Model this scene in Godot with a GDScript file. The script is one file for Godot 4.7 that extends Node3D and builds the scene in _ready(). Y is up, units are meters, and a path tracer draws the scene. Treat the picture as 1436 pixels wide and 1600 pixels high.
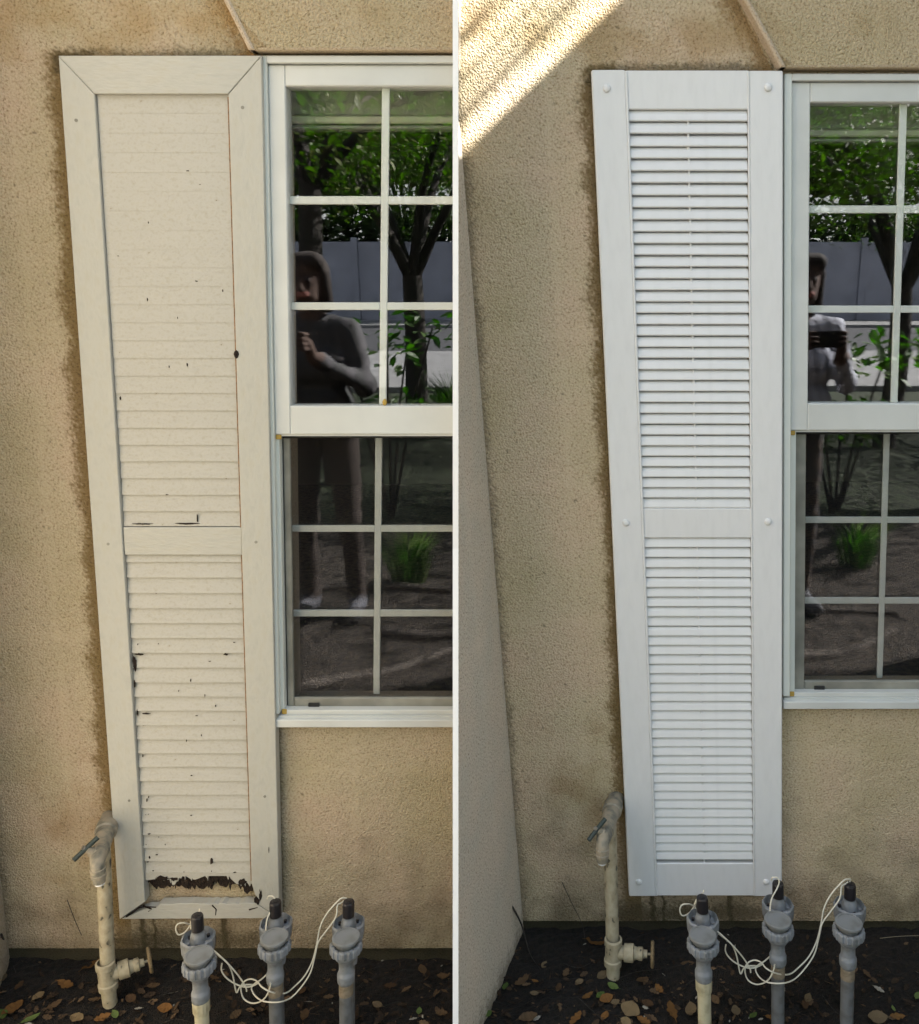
extends Node3D
# A stucco house front with two window bays: a weathered cream wooden shutter on one, a new white
# louvred shutter on the other, a sloping wing wall between them. Metres, y up, house faces +z.

const FOCAL := 1400.0
const LENS_X := 878.0
const LENS_Y := 800.0
const TILT := 0.24312
const EYE := Vector3(0, 1.525, 0)
const SUN := Vector3(0.70, 0.62, 0.35)

var rng := RandomNumberGenerator.new()
var names := {}
var M := {}

# the two bays: wall distance, lean of the verticals, inner corner, and where the parts sit on the wall
const BAY := {
	"old": {"d": 1.815, "k": 0.0578, "u": -1.315, "y": 0.008,
		"sh": [0.2847, 0.655, 0.1015, 1.9315], "seen": [0.268, 1.937], "in": [0.3465, 0.592, 0.147, 1.867], "rail": [0.979, 1.041],
		"win": [0.6533, 0.6588, 0.6925], "mun": [0.8687, 0.883], "low": [0.6677, 0.684], "lmun": [0.8552, 0.8695]},
	"new": {"d": 1.92, "k": -0.0578, "u": -0.097, "y": 0.0,
		"sh": [0.266, 0.6383, 0.0908, 1.939], "seen": [0.2665, 1.945], "in": [0.335, 0.5695, 0.1815, 1.868], "rail": [0.9965, 1.063],
		"win": [0.643, 0.6563, 0.696], "mun": [0.8787, 0.8935], "low": [0.6727, 0.699], "lmun": [0.877, 0.890]},
}
const WIN_TOP := 1.9345
const WIN_BOTTOM := 0.585


# ---------------------------------------------------------------- mesh collector
class Shape:
	var v := PackedVector3Array()
	var n := PackedVector3Array()
	var c := PackedColorArray()
	var tint := Color(1, 1, 1)

	func tri(a: Vector3, b: Vector3, d: Vector3, na: Vector3, nb: Vector3, nd: Vector3) -> void:
		if (b - a).cross(d - a).dot(na + nb + nd) > 0.0:
			var t := b; b = d; d = t
			t = nb; nb = nd; nd = t
		v.append(a); v.append(b); v.append(d)
		n.append(na); n.append(nb); n.append(nd)
		c.append(tint); c.append(tint); c.append(tint)

	func quad(a: Vector3, b: Vector3, d: Vector3, e: Vector3, out: Vector3) -> void:
		var m := (b - a).cross(e - a)
		if m.length_squared() < 1e-16:
			m = (d - b).cross(e - b)
		m = m.normalized()
		if m.dot(out) < 0.0:
			m = -m
		tri(a, b, d, m, m, m)
		tri(a, d, e, m, m, m)

	# box with chamfered edges
	func box(lo: Vector3, hi: Vector3, ch := 0.0) -> void:
		var mid := (lo + hi) / 2.0
		var h := (hi - lo) / 2.0
		ch = minf(ch, minf(h.x, minf(h.y, h.z)) * 0.9)
		for ax in 3:
			var b := (ax + 1) % 3
			var d := (ax + 2) % 3
			for s in [-1.0, 1.0]:
				var q := []
				for k in [[-1, -1], [1, -1], [1, 1], [-1, 1]]:
					var p := Vector3.ZERO
					p[ax] = s * h[ax]
					p[b] = k[0] * (h[b] - ch)
					p[d] = k[1] * (h[d] - ch)
					q.append(mid + p)
				var o := Vector3.ZERO
				o[ax] = s
				quad(q[0], q[1], q[2], q[3], o)
			if ch > 0.0:
				for s in [-1.0, 1.0]:
					for t in [-1.0, 1.0]:
						var q := []
						for e in [-1.0, 1.0]:
							for w in 2:
								var p := Vector3.ZERO
								p[ax] = (e if w == 0 else -e) * (h[ax] - ch)
								p[b] = s * (h[b] - (ch if (w == 0) == (e < 0) else 0.0))
								p[d] = t * (h[d] - (0.0 if (w == 0) == (e < 0) else ch))
								q.append(mid + p)
						var o := Vector3.ZERO
						o[b] = s
						o[d] = t
						# order: two points on one long edge, two on the other
						var p0 := Vector3.ZERO; var p1 := Vector3.ZERO; var p2 := Vector3.ZERO; var p3 := Vector3.ZERO
						p0[ax] = -(h[ax] - ch); p0[b] = s * h[b]; p0[d] = t * (h[d] - ch)
						p1 = p0; p1[ax] = h[ax] - ch
						p2[ax] = h[ax] - ch; p2[b] = s * (h[b] - ch); p2[d] = t * h[d]
						p3 = p2; p3[ax] = -(h[ax] - ch)
						quad(mid + p0, mid + p1, mid + p2, mid + p3, o)
		if ch > 0.0:
			for x in [-1.0, 1.0]:
				for y in [-1.0, 1.0]:
					for z in [-1.0, 1.0]:
						var o := Vector3(x, y, z)
						var m := o.normalized()
						tri(mid + Vector3(x * h.x, y * (h.y - ch), z * (h.z - ch)), mid + Vector3(x * (h.x - ch), y * h.y, z * (h.z - ch)), mid + Vector3(x * (h.x - ch), y * (h.y - ch), z * h.z), m, m, m)

	# outline in the wall plane, pushed from w0 to w1; the front edge is eased by `ch`
	func slab(poly: PackedVector2Array, w0: float, w1: float, ch := 0.0) -> void:
		var ids := Geometry2D.triangulate_polygon(poly)
		var inner := poly
		if ch > 0.0:
			var s := Geometry2D.offset_polygon(poly, -ch, Geometry2D.JOIN_MITER)
			if s.size() == 1 and s[0].size() == poly.size():
				var best := 0
				for k in poly.size():
					if s[0][k].distance_to(poly[0]) < s[0][best].distance_to(poly[0]):
						best = k
				inner = PackedVector2Array()
				for k in poly.size():
					inner.append(s[0][(best + k) % poly.size()])
				if inner[1].distance_to(poly[1]) > 6.0 * ch:
					inner = poly
					ch = 0.0
			else:
				ch = 0.0
		var f := func(p: Vector2, w: float) -> Vector3: return Vector3(p.x, p.y, w)
		for k in range(0, ids.size(), 3):
			tri(f.call(inner[ids[k]], w1), f.call(inner[ids[k + 1]], w1), f.call(inner[ids[k + 2]], w1), Vector3.BACK, Vector3.BACK, Vector3.BACK)
			tri(f.call(poly[ids[k]], w0), f.call(poly[ids[k + 1]], w0), f.call(poly[ids[k + 2]], w0), Vector3.FORWARD, Vector3.FORWARD, Vector3.FORWARD)
		var area := 0.0
		for k in poly.size():
			area += poly[k].cross(poly[(k + 1) % poly.size()])
		for k in poly.size():
			var a := poly[k]
			var b := poly[(k + 1) % poly.size()]
			var e := b - a
			var o := Vector3(e.y, -e.x, 0.0) * signf(area)
			quad(f.call(a, w0), f.call(b, w0), f.call(b, w1 - ch), f.call(a, w1 - ch), o)
			if ch > 0.0:
				quad(f.call(a, w1 - ch), f.call(b, w1 - ch), f.call(inner[(k + 1) % poly.size()], w1), f.call(inner[k], w1), o.normalized() + Vector3.BACK)

	func rect(a0: float, a1: float, v0: float, v1: float, w0: float, w1: float, ch := 0.0) -> void:
		box(Vector3(a0, v0, w0), Vector3(a1, v1, w1), ch)

	# surface of revolution: profile of (radius, height), about `axis` from `at`
	func lathe(profile: Array, at := Vector3.ZERO, axis := Vector3.UP, segs := 28, ribs := 0, rib := 0.0) -> void:
		var z := axis.normalized()
		var x := z.cross(Vector3(0.31, 0.17, 0.93)).normalized()
		var y := z.cross(x)
		for k in profile.size() - 1:
			var p: Vector2 = profile[k]
			var q: Vector2 = profile[k + 1]
			if p.is_equal_approx(q):
				continue
			var slope := Vector2(q.y - p.y, p.x - q.x).normalized()
			for i in segs:
				var a0 := TAU * i / segs
				var a1 := TAU * (i + 1) / segs
				var r0 := 1.0
				var r1 := 1.0
				if ribs > 0:
					r0 = 1.0 + rib * signf(sin(a0 * ribs))
					r1 = 1.0 + rib * signf(sin(a1 * ribs))
				var d0 := x * cos(a0) + y * sin(a0)
				var d1 := x * cos(a1) + y * sin(a1)
				var n0 := d0 * slope.x + z * slope.y
				var n1 := d1 * slope.x + z * slope.y
				var A := at + d0 * p.x * r0 + z * p.y
				var B := at + d1 * p.x * r1 + z * p.y
				var C := at + d1 * q.x * r1 + z * q.y
				var D := at + d0 * q.x * r0 + z * q.y
				if ribs > 0:
					var facet := (B - A).cross(D - A) if p.x > 1e-6 else (C - A).cross(D - A)
					if facet.dot(n0 + n1) < 0.0:
						facet = -facet
					if facet.length_squared() > 1e-18:
						n0 = facet.normalized()
						n1 = n0
				if p.x > 1e-6:
					tri(A, B, C, n0, n1, n1)
				if q.x > 1e-6:
					tri(A, C, D, n0, n1, n0)

	# round bar along points
	func tube(pts: Array, r0: float, r1: float, segs := 10, caps := true) -> void:
		var rings := []
		var x := Vector3.ZERO
		for k in pts.size():
			var t: Vector3 = (pts[mini(k + 1, pts.size() - 1)] - pts[maxi(k - 1, 0)]).normalized()
			if x == Vector3.ZERO:
				x = t.cross(Vector3.UP if absf(t.y) < 0.9 else Vector3.RIGHT).normalized()
			x = (x - t * x.dot(t)).normalized()
			var y := t.cross(x)
			var r := lerpf(r0, r1, float(k) / (pts.size() - 1))
			var ring := []
			for i in segs:
				var d := x * cos(TAU * i / segs) + y * sin(TAU * i / segs)
				ring.append([pts[k] + d * r, d])
			rings.append(ring)
		for k in rings.size() - 1:
			for i in segs:
				var a = rings[k][i]
				var b = rings[k][(i + 1) % segs]
				var d = rings[k + 1][(i + 1) % segs]
				var e = rings[k + 1][i]
				tri(a[0], b[0], d[0], a[1], b[1], d[1])
				tri(a[0], d[0], e[0], a[1], d[1], e[1])
		if caps:
			for s in [0, rings.size() - 1]:
				var o: Vector3 = (pts[0] - pts[1]).normalized() if s == 0 else (pts[-1] - pts[-2]).normalized()
				for i in range(1, segs - 1):
					tri(rings[s][0][0], rings[s][i][0], rings[s][i + 1][0], o, o, o)

	func mesh() -> ArrayMesh:
		var arr := []
		arr.resize(Mesh.ARRAY_MAX)
		arr[Mesh.ARRAY_VERTEX] = v
		arr[Mesh.ARRAY_NORMAL] = n
		arr[Mesh.ARRAY_COLOR] = c
		var m := ArrayMesh.new()
		m.add_surface_from_arrays(Mesh.PRIMITIVE_TRIANGLES, arr)
		return m


# ---------------------------------------------------------------- nodes
func numbered(called: String) -> String:
	var n: int = names.get(called, 0)
	names[called] = n + 1
	return called if n == 0 else "%s_%03d" % [called, n]

func tag(o: Node, label: String, category: String, group := "", kind := "") -> Node:
	if label: o.set_meta("label", label)
	if category: o.set_meta("category", category)
	if group: o.set_meta("group", group)
	if kind: o.set_meta("kind", kind)
	return o

func thing(called: String, label: String, category: String, where: Transform3D, group := "") -> Node3D:
	var o := Node3D.new()
	o.name = numbered(called)
	o.transform = where
	add_child(o)
	tag(o, label, category, group)
	return o

func piece(parent: Node, called: String, what, m: Material, at := Vector3.ZERO) -> MeshInstance3D:
	var o := MeshInstance3D.new()
	o.name = numbered(called) if parent == self else called
	o.mesh = what.mesh() if what is Shape else what
	o.material_override = m
	o.position = at
	parent.add_child(o, true)
	return o

func structure(called: String, what, m: Material, label: String) -> MeshInstance3D:
	var o := piece(self, called, what, m)
	tag(o, label, called.replace("_", " "), "", "structure")
	return o

func bay_frame(b: String, a := 0.0, v := 0.0, w := 0.0) -> Transform3D:
	var g: Dictionary = BAY[b]
	return Transform3D(Basis(Vector3.RIGHT, Vector3(g.k, 1, 0), Vector3.BACK), Vector3(g.u, g.y, -g.d)) * Transform3D(Basis.IDENTITY, Vector3(a, v, w))

func lean(b: String, at: Vector3) -> Transform3D:
	return Transform3D(Basis(Vector3.RIGHT, Vector3(BAY[b].k, 1, 0), Vector3.BACK), at)

# a photo pixel as a direction, and that direction met with a level or an upright plane
func toward(px: float, py: float) -> Vector3:
	var dx := (px - LENS_X) / FOCAL
	var dy := (LENS_Y - py) / FOCAL
	return Vector3(dx, dy * cos(TILT) - sin(TILT), -(dy * sin(TILT) + cos(TILT)))

func at_level(px: float, py: float, y: float) -> Vector3:
	var d := toward(px, py)
	return EYE + d * ((y - EYE.y) / d.y)

func at_depth(px: float, py: float, z: float) -> Vector3:
	var d := toward(px, py)
	return EYE + d * (z / d.z)

func column_x(px: float, y: float, z: float) -> float:
	return (px - LENS_X) / FOCAL * (-z * cos(TILT) + (EYE.y - y) * sin(TILT))


# ---------------------------------------------------------------- materials
func linear(r: float, g: float, b: float) -> Color:
	return Color(r, g, b).linear_to_srgb()

func noise(seed_: int, freq: float, octaves := 4, type := FastNoiseLite.TYPE_SIMPLEX_SMOOTH) -> FastNoiseLite:
	var f := FastNoiseLite.new()
	f.seed = seed_
	f.frequency = freq
	f.noise_type = type
	f.fractal_type = FastNoiseLite.FRACTAL_FBM if octaves > 1 else FastNoiseLite.FRACTAL_NONE
	f.fractal_octaves = octaves
	return f

func noise_map(f: FastNoiseLite, size: int, stops: Array = []) -> NoiseTexture2D:
	var t := NoiseTexture2D.new()
	t.width = size
	t.height = size
	t.seamless = true
	t.noise = f
	if stops:
		var g := Gradient.new()
		g.offsets = PackedFloat32Array(stops.map(func(s): return s[0]))
		g.colors = PackedColorArray(stops.map(func(s): return s[1]))
		t.color_ramp = g
	return t

func grey(x: float) -> Color:
	return Color(x, x, x)

func mat(called: String, color: Color, rough: float, o := {}) -> StandardMaterial3D:
	var m := StandardMaterial3D.new()
	m.resource_name = called
	m.albedo_color = color
	m.roughness = rough
	m.metallic = o.get("metal", 0.0)
	m.metallic_specular = o.get("spec", 0.5)
	if o.has("map"):
		m.albedo_texture = o.map
	if o.has("height"):
		m.heightmap_enabled = true
		m.heightmap_texture = o.height
		m.heightmap_scale = o.get("relief", 0.1)
	if o.has("scale"):
		m.uv1_triplanar = true
		m.uv1_scale = o.scale if o.scale is Vector3 else Vector3.ONE * float(o.scale)
		m.uv1_triplanar_sharpness = 4.0
	m.vertex_color_use_as_albedo = o.get("tinted", false)
	if o.has("backlight"):
		m.backlight_enabled = true
		m.backlight = o.backlight
	M[called] = m
	return m

func make_materials() -> void:
	var fine := noise_map(noise(3, 0.03, 4), 512)
	var rough_h := noise_map(noise(5, 0.055, 3), 1024)
	var pits := noise_map(noise(8, 0.045, 4), 1024, [[0.0, Color(0.62, 0.57, 0.50)], [0.2, Color(0.83, 0.80, 0.76)], [0.36, Color(0.955, 0.95, 0.935)], [0.7, Color(1, 1, 1)], [1.0, Color(1, 0.99, 0.97)]])  # dark dots colour in both the dirt and the shade of the pits
	mat("stucco", Color.WHITE, 0.92, {"map": pits, "height": rough_h, "relief": 0.34, "scale": 3.1, "tinted": true, "spec": 0.3})
	mat("plain_stucco", linear(0.48, 0.41, 0.32), 0.95, {"map": pits, "height": rough_h, "relief": 0.3, "scale": 3.1})
	mat("bay_stucco", linear(0.56, 0.46, 0.315), 0.95, {"map": pits, "height": rough_h, "relief": 0.34, "scale": 3.1})
	mat("bead_stucco", linear(0.54, 0.44, 0.33), 0.95, {"map": pits, "height": rough_h, "relief": 0.2, "scale": 4.0})
	mat("edge_stucco", linear(0.43, 0.345, 0.235), 0.95, {"map": pits, "height": rough_h, "relief": 0.2, "scale": 4.0})
	var grain := noise_map(noise(11, 0.03, 4), 512)
	var flecks := noise_map(noise(13, 0.022, 5), 1024, [[0.0, Color(0.3, 0.22, 0.15)], [0.03, Color(0.5, 0.43, 0.34)], [0.055, Color(0.95, 0.935, 0.9)], [0.5, Color(1, 1, 1)], [0.85, Color(0.98, 0.97, 0.94)], [1.0, Color(0.93, 0.91, 0.86)]])
	mat("old_paint", linear(0.435, 0.43, 0.385), 0.62, {"map": noise_map(noise(12, 0.01, 4), 512, [[0.0, grey(0.965)], [0.5, grey(1.0)], [1.0, Color(0.985, 0.975, 0.955)]]), "height": grain, "relief": 0.05, "scale": Vector3(3, 12, 3)})
	mat("old_paint_upright", linear(0.435, 0.43, 0.385), 0.62, {"map": noise_map(noise(14, 0.01, 4), 512, [[0.0, grey(0.965)], [0.5, grey(1.0)], [1.0, Color(0.985, 0.975, 0.955)]]), "height": grain, "relief": 0.05, "scale": Vector3(8, 4, 8)})
	mat("slat_paint", linear(0.43, 0.42, 0.38), 0.6, {"map": flecks, "height": grain, "relief": 0.035, "scale": Vector3(3.1, 3.7, 3.1)})
	mat("rot", linear(0.045, 0.022, 0.012), 0.95, {"map": noise_map(noise(15, 0.04, 4), 256, [[0, grey(0.4)], [1, grey(1.0)]]), "height": grain, "relief": 0.5, "scale": Vector3(25, 8, 25)})
	mat("rot_brown", linear(0.065, 0.036, 0.02), 0.95, {"map": noise_map(noise(33, 0.04, 4), 256, [[0, grey(0.35)], [1, grey(1.0)]]), "height": grain, "relief": 0.5, "scale": Vector3(25, 7, 25)})
	mat("rust_edge", linear(0.40, 0.21, 0.09), 0.9, {"scale": 12.0, "map": noise_map(noise(16, 0.03, 4), 256, [[0, grey(0.5)], [1, grey(1.0)]])})
	mat("new_vinyl", linear(0.725, 0.725, 0.72), 0.42, {"map": noise_map(noise(17, 0.012, 5), 512, [[0, grey(0.975)], [0.5, grey(0.992)], [1, grey(1.0)]]), "height": grain, "relief": 0.010, "scale": Vector3(7, 2, 7)})
	mat("window_vinyl", linear(0.60, 0.615, 0.59), 0.4, {"map": noise_map(noise(18, 0.008, 4), 256, [[0, grey(0.93)], [1, grey(1.0)]]), "scale": 2.0})
	mat("track_vinyl", linear(0.62, 0.645, 0.60), 0.5)
	mat("grid_vinyl", linear(0.60, 0.62, 0.57), 0.5)
	mat("screen_frame", linear(0.30, 0.295, 0.25), 0.5, {"map": noise_map(noise(19, 0.01, 4), 256, [[0, grey(0.7)], [1, grey(1.0)]]), "scale": 3.0})
	mat("rubber", linear(0.012, 0.012, 0.012), 0.7)
	mat("ochre", linear(0.42, 0.28, 0.06), 0.9)
	var g := mat("glass", Color(0.9, 0.95, 0.92, 0.0), 0.0)
	g.transparency = BaseMaterial3D.TRANSPARENCY_ALPHA
	var sc := mat("insect_screen", Color(0.07, 0.07, 0.07, 0.14), 0.9)
	sc.transparency = BaseMaterial3D.TRANSPARENCY_ALPHA
	mat("room", linear(0.32, 0.29, 0.25), 0.9)
	mat("carpet", linear(0.09, 0.075, 0.06), 0.95)
	mat("blind", linear(0.20, 0.21, 0.17), 0.6)
	mat("blind_rail", linear(0.40, 0.42, 0.31), 0.5)
	mat("plain_white", linear(0.86, 0.86, 0.86), 0.5)
	var wear := noise_map(noise(21, 0.02, 5), 512, [[0.0, Color(0.35, 0.37, 0.38)], [0.2, Color(0.45, 0.46, 0.45)], [0.26, Color(0.88, 0.87, 0.84)], [0.6, Color(1, 1, 1)], [1.0, Color(0.9, 0.9, 0.86)]])
	mat("painted_pipe", linear(0.40, 0.35, 0.245), 0.7, {"map": wear, "height": fine, "relief": 0.06, "scale": Vector3(3, 2, 3)})
	mat("worn_pipe", linear(0.36, 0.33, 0.27), 0.65, {"map": noise_map(noise(22, 0.02, 5), 512, [[0.0, Color(0.45, 0.48, 0.49)], [0.25, Color(0.7, 0.71, 0.7)], [0.5, Color(0.9, 0.88, 0.84)], [1.0, Color(1, 0.96, 0.92)]]), "scale": 2.6, "height": fine, "relief": 0.06})
	mat("green_iron", linear(0.03, 0.045, 0.04), 0.55, {"map": wear, "scale": 9.0})
	mat("rusty_wheel", linear(0.22, 0.16, 0.085), 0.75, {"map": wear, "scale": 12.0})
	var dust := noise_map(noise(23, 0.02, 4), 256, [[0, Color(0.78, 0.76, 0.72)], [0.5, Color(0.95, 0.95, 0.93)], [1, Color(1, 1, 1)]])
	mat("grey_plastic", linear(0.225, 0.24, 0.265), 0.5, {"map": dust, "scale": 6.0})
	mat("grey_pipe", linear(0.16, 0.165, 0.175), 0.5, {"map": dust, "scale": 6.0})
	mat("cap_top", linear(0.21, 0.22, 0.23), 0.7, {"map": dust, "scale": 3.0})
	mat("cream_pipe", linear(0.55, 0.50, 0.35), 0.45, {"map": dust, "scale": 5.0})
	mat("tan_band", linear(0.26, 0.21, 0.15), 0.7, {"map": dust, "scale": 12.0})
	mat("black_plastic", linear(0.018, 0.016, 0.018), 0.35, {"spec": 0.5})
	mat("chrome", linear(0.6, 0.6, 0.6), 0.3, {"metal": 1.0})
	mat("wire", linear(0.62, 0.58, 0.47), 0.5)
	mat("soil", linear(0.024, 0.018, 0.013), 0.98, {"map": noise_map(noise(25, 0.03, 5), 512, [[0, grey(0.35)], [0.5, grey(0.8)], [1, Color(1, 0.9, 0.8)]]), "height": rough_h, "relief": 1.2, "scale": 4.0})
	mat("foundation", linear(0.06, 0.052, 0.028), 0.95, {"map": pits, "height": rough_h, "relief": 0.4, "scale": 4.0})
	mat("leaf_litter", Color.WHITE, 0.85, {"tinted": true, "spec": 0.25})
	mat("bark", linear(0.075, 0.062, 0.05), 0.95, {"map": noise_map(noise(27, 0.03, 5), 512, [[0, grey(0.4)], [1, grey(1.0)]]), "height": fine, "relief": 1.5, "scale": Vector3(5, 1.5, 5)})
	mat("root_bark", linear(0.30, 0.25, 0.21), 0.9, {"map": noise_map(noise(34, 0.03, 5), 256, [[0, grey(0.45)], [1, grey(1.0)]]), "height": fine, "relief": 0.6, "scale": Vector3(5, 5, 5)})
	mat("leaves", Color.WHITE, 0.5, {"tinted": true, "backlight": Color(0.62, 0.95, 0.2)})
	mat("lawn", linear(0.038, 0.06, 0.016), 0.95, {"map": noise_map(noise(28, 0.02, 5), 512, [[0, Color(0.4, 0.35, 0.25)], [1, grey(1.0)]]), "scale": 0.8, "height": fine, "relief": 3.0})
	mat("mulch", linear(0.14, 0.112, 0.088), 0.95, {"map": noise_map(noise(29, 0.025, 5), 512, [[0, grey(0.35)], [0.6, grey(0.9)], [1, Color(1.0, 0.9, 0.75)]]), "scale": 1.6, "height": rough_h, "relief": 2.5})
	mat("concrete", linear(0.27, 0.265, 0.26), 0.9, {"map": noise_map(noise(30, 0.02, 5), 256, [[0, grey(0.75)], [1, grey(1.0)]]), "scale": 0.5})
	mat("asphalt", linear(0.055, 0.055, 0.06), 0.9, {"map": noise_map(noise(31, 0.03, 5), 256, [[0, grey(0.7)], [1, grey(1.0)]]), "scale": 0.5})
	mat("far_wall", linear(0.40, 0.41, 0.47), 0.9, {"map": noise_map(noise(32, 0.01, 4), 256, [[0, grey(0.85)], [1, grey(1.0)]]), "scale": 0.3})
	mat("roofing", linear(0.16, 0.12, 0.1), 0.9)
	mat("clothing", Color.WHITE, 0.85, {"tinted": true})
	mat("phone", linear(0.02, 0.02, 0.022), 0.2)


# ---------------------------------------------------------------- the stucco walls
var n_coarse: FastNoiseLite
var n_grain: FastNoiseLite
var n_blot: FastNoiseLite
var n_streak: FastNoiseLite

# how much matter of a kind lies at a point: a band that ends in a speckled, broken edge
func speckle(amount: float, p: Vector2) -> float:
	var g := n_grain.get_noise_2d(p.x * 105.0 + 40.0, p.y * 105.0) * 0.5 + 0.5
	var b := n_blot.get_noise_2d(p.x * 9.0, p.y * 9.0) * 0.5 + 0.5
	return smoothstep(0.26, 0.78, amount * 0.92 + (g - 0.5) * 0.72 + (b - 0.5) * 0.4)

# broad, soft-edged discolouring with a fine grain
func blotch(amount: float, p: Vector2) -> float:
	var g := n_grain.get_noise_2d(p.x * 120.0 + 9.0, p.y * 120.0) * 0.5
	var b := n_blot.get_noise_2d(p.x * 7.0 + 31.0, p.y * 7.0) * 0.9
	return smoothstep(0.05, 1.05, amount + g * 0.5 + b)

# colour of the bays' wall: paint, plus algae, rust and grime, and a browner tone towards the foot
func wall_colour(b: String, a: float, v: float) -> Color:
	var g: Dictionary = BAY[b]
	var sh: Array = g.sh
	var p := Vector2(a + g.u * 3.0, v)
	var c := Color(0.475, 0.40, 0.28) if b == "old" else Color(0.58, 0.475, 0.325)
	var blot := n_blot.get_noise_2d(p.x * 3.0, p.y * 3.0)
	c = c.lerp(c * Color(1.09, 1.0, 1.06), clampf(blot * 1.2, 0, 0.7))
	c = c.lerp(c * Color(0.86, 0.88, 0.8), clampf(-blot * 1.3, 0, 0.7))
	var algae := Color(0.155, 0.10, 0.032)
	var black := Color(0.07, 0.058, 0.032)
	# along the shutter's hinge edge, wider lower down
	var d: float = g.seen[0] - a
	if v > g.seen[1]:
		d = Vector2(maxf(d, 0.0), (v - g.seen[1]) * 1.6).length()
	if d > -0.03 and a < sh[0] + 0.05 and v > 0.0:
		var wide := 0.044 + 0.03 * n_blot.get_noise_2d(v * 7.0, 3.0)
		c = c.lerp(algae, 0.84 * speckle(1.06 - d / wide, p))
	# above the shutter's head
	var up: float = v - g.seen[1]
	if up > -0.03 and a > sh[0] - 0.06 and a < sh[1] - 0.01:
		var h := 0.026 + 0.014 * n_blot.get_noise_2d(a * 14.0, 9.0)
		c = c.lerp(black, 0.7 * speckle(0.98 - maxf(up, 0.0) / h - maxf(0.0, g.seen[0] - a) / 0.025, p))
		var q := Vector2(a - (sh[1] - 0.025 - up * 0.55), up)
		if q.x > -0.09 and q.x < 0.01:
			c = c.lerp(Color(0.24, 0.14, 0.05), 0.75 * speckle(0.85 + q.x / 0.09, p * 0.7))
	c = c.lerp(Color(0.37, 0.255, 0.12), 0.6 * blotch(0.75 - absf(up - 0.06) / 0.11 - (0.4 if a > sh[1] else 0.0), p))
	# right edge of the shutter, below the window
	var e: float = a - sh[1]
	if e > -0.02 and v < WIN_BOTTOM + 0.05:
		c = c.lerp(black, 0.6 * speckle(0.75 - e / 0.02, p))
		c = c.lerp(Color(0.22, 0.15, 0.07), 0.6 * speckle(0.62 - (WIN_BOTTOM - v) / 0.035, p))
	# dirt that sits in the inner corner
	c = c.lerp(Color(0.12, 0.10, 0.07), 0.65 * speckle(0.78 - a / 0.045, p))
	# rust and damp round the tap, grime at the base, browner and darker towards the foot
	var tap := Vector2(a - 0.17, (v - 0.36) * 0.62)
	c = c.lerp(Color(0.29, 0.18, 0.08), 0.55 * blotch(0.75 - tap.length() / 0.17, p))
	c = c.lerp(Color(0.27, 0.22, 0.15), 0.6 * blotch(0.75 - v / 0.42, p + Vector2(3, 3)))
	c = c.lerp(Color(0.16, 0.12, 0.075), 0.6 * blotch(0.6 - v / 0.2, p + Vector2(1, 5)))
	if a > sh[0] - 0.03 and a < sh[1]:
		c = c.lerp(black, 0.75 * speckle(0.95 - absf(v - 0.02) / 0.07, p))
	# black drips run out from under the shutter's lower edge
	if v < 0.12 and a > sh[0]:
		for q in [[0.325, 0.006], [0.352, 0.003], [0.515, 0.007], [0.44, 0.003]]:
			var off: float = absf(a - q[0] - 0.006 * n_coarse.get_noise_2d(v * 30.0, q[0] * 90.0)) / q[1]
			c = c.lerp(black, 0.85 * smoothstep(1.3, 0.7, off + 0.4 * n_grain.get_noise_2d(p.x * 120.0, p.y * 60.0)))
	# small dark flecks
	if n_grain.get_noise_2d(p.x * 55.0, p.y * 55.0 + 300.0) > 0.66:
		c = c.lerp(black, 0.6)
	return c

func relief(p: Vector2) -> float:
	var r := n_grain.get_noise_2d(p.x * 95.0, p.y * 95.0)
	var s := n_coarse.get_noise_2d(p.x * 38.0, p.y * 38.0)
	var trowel := 0.75 + 0.9 * n_blot.get_noise_2d(p.x * 6.0 + 50.0, p.y * 9.0)
	return (0.0012 * r + 0.0012 * s) * trowel + 0.0016 * n_blot.get_noise_2d(p.x * 4.0, p.y * 4.0)

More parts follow.
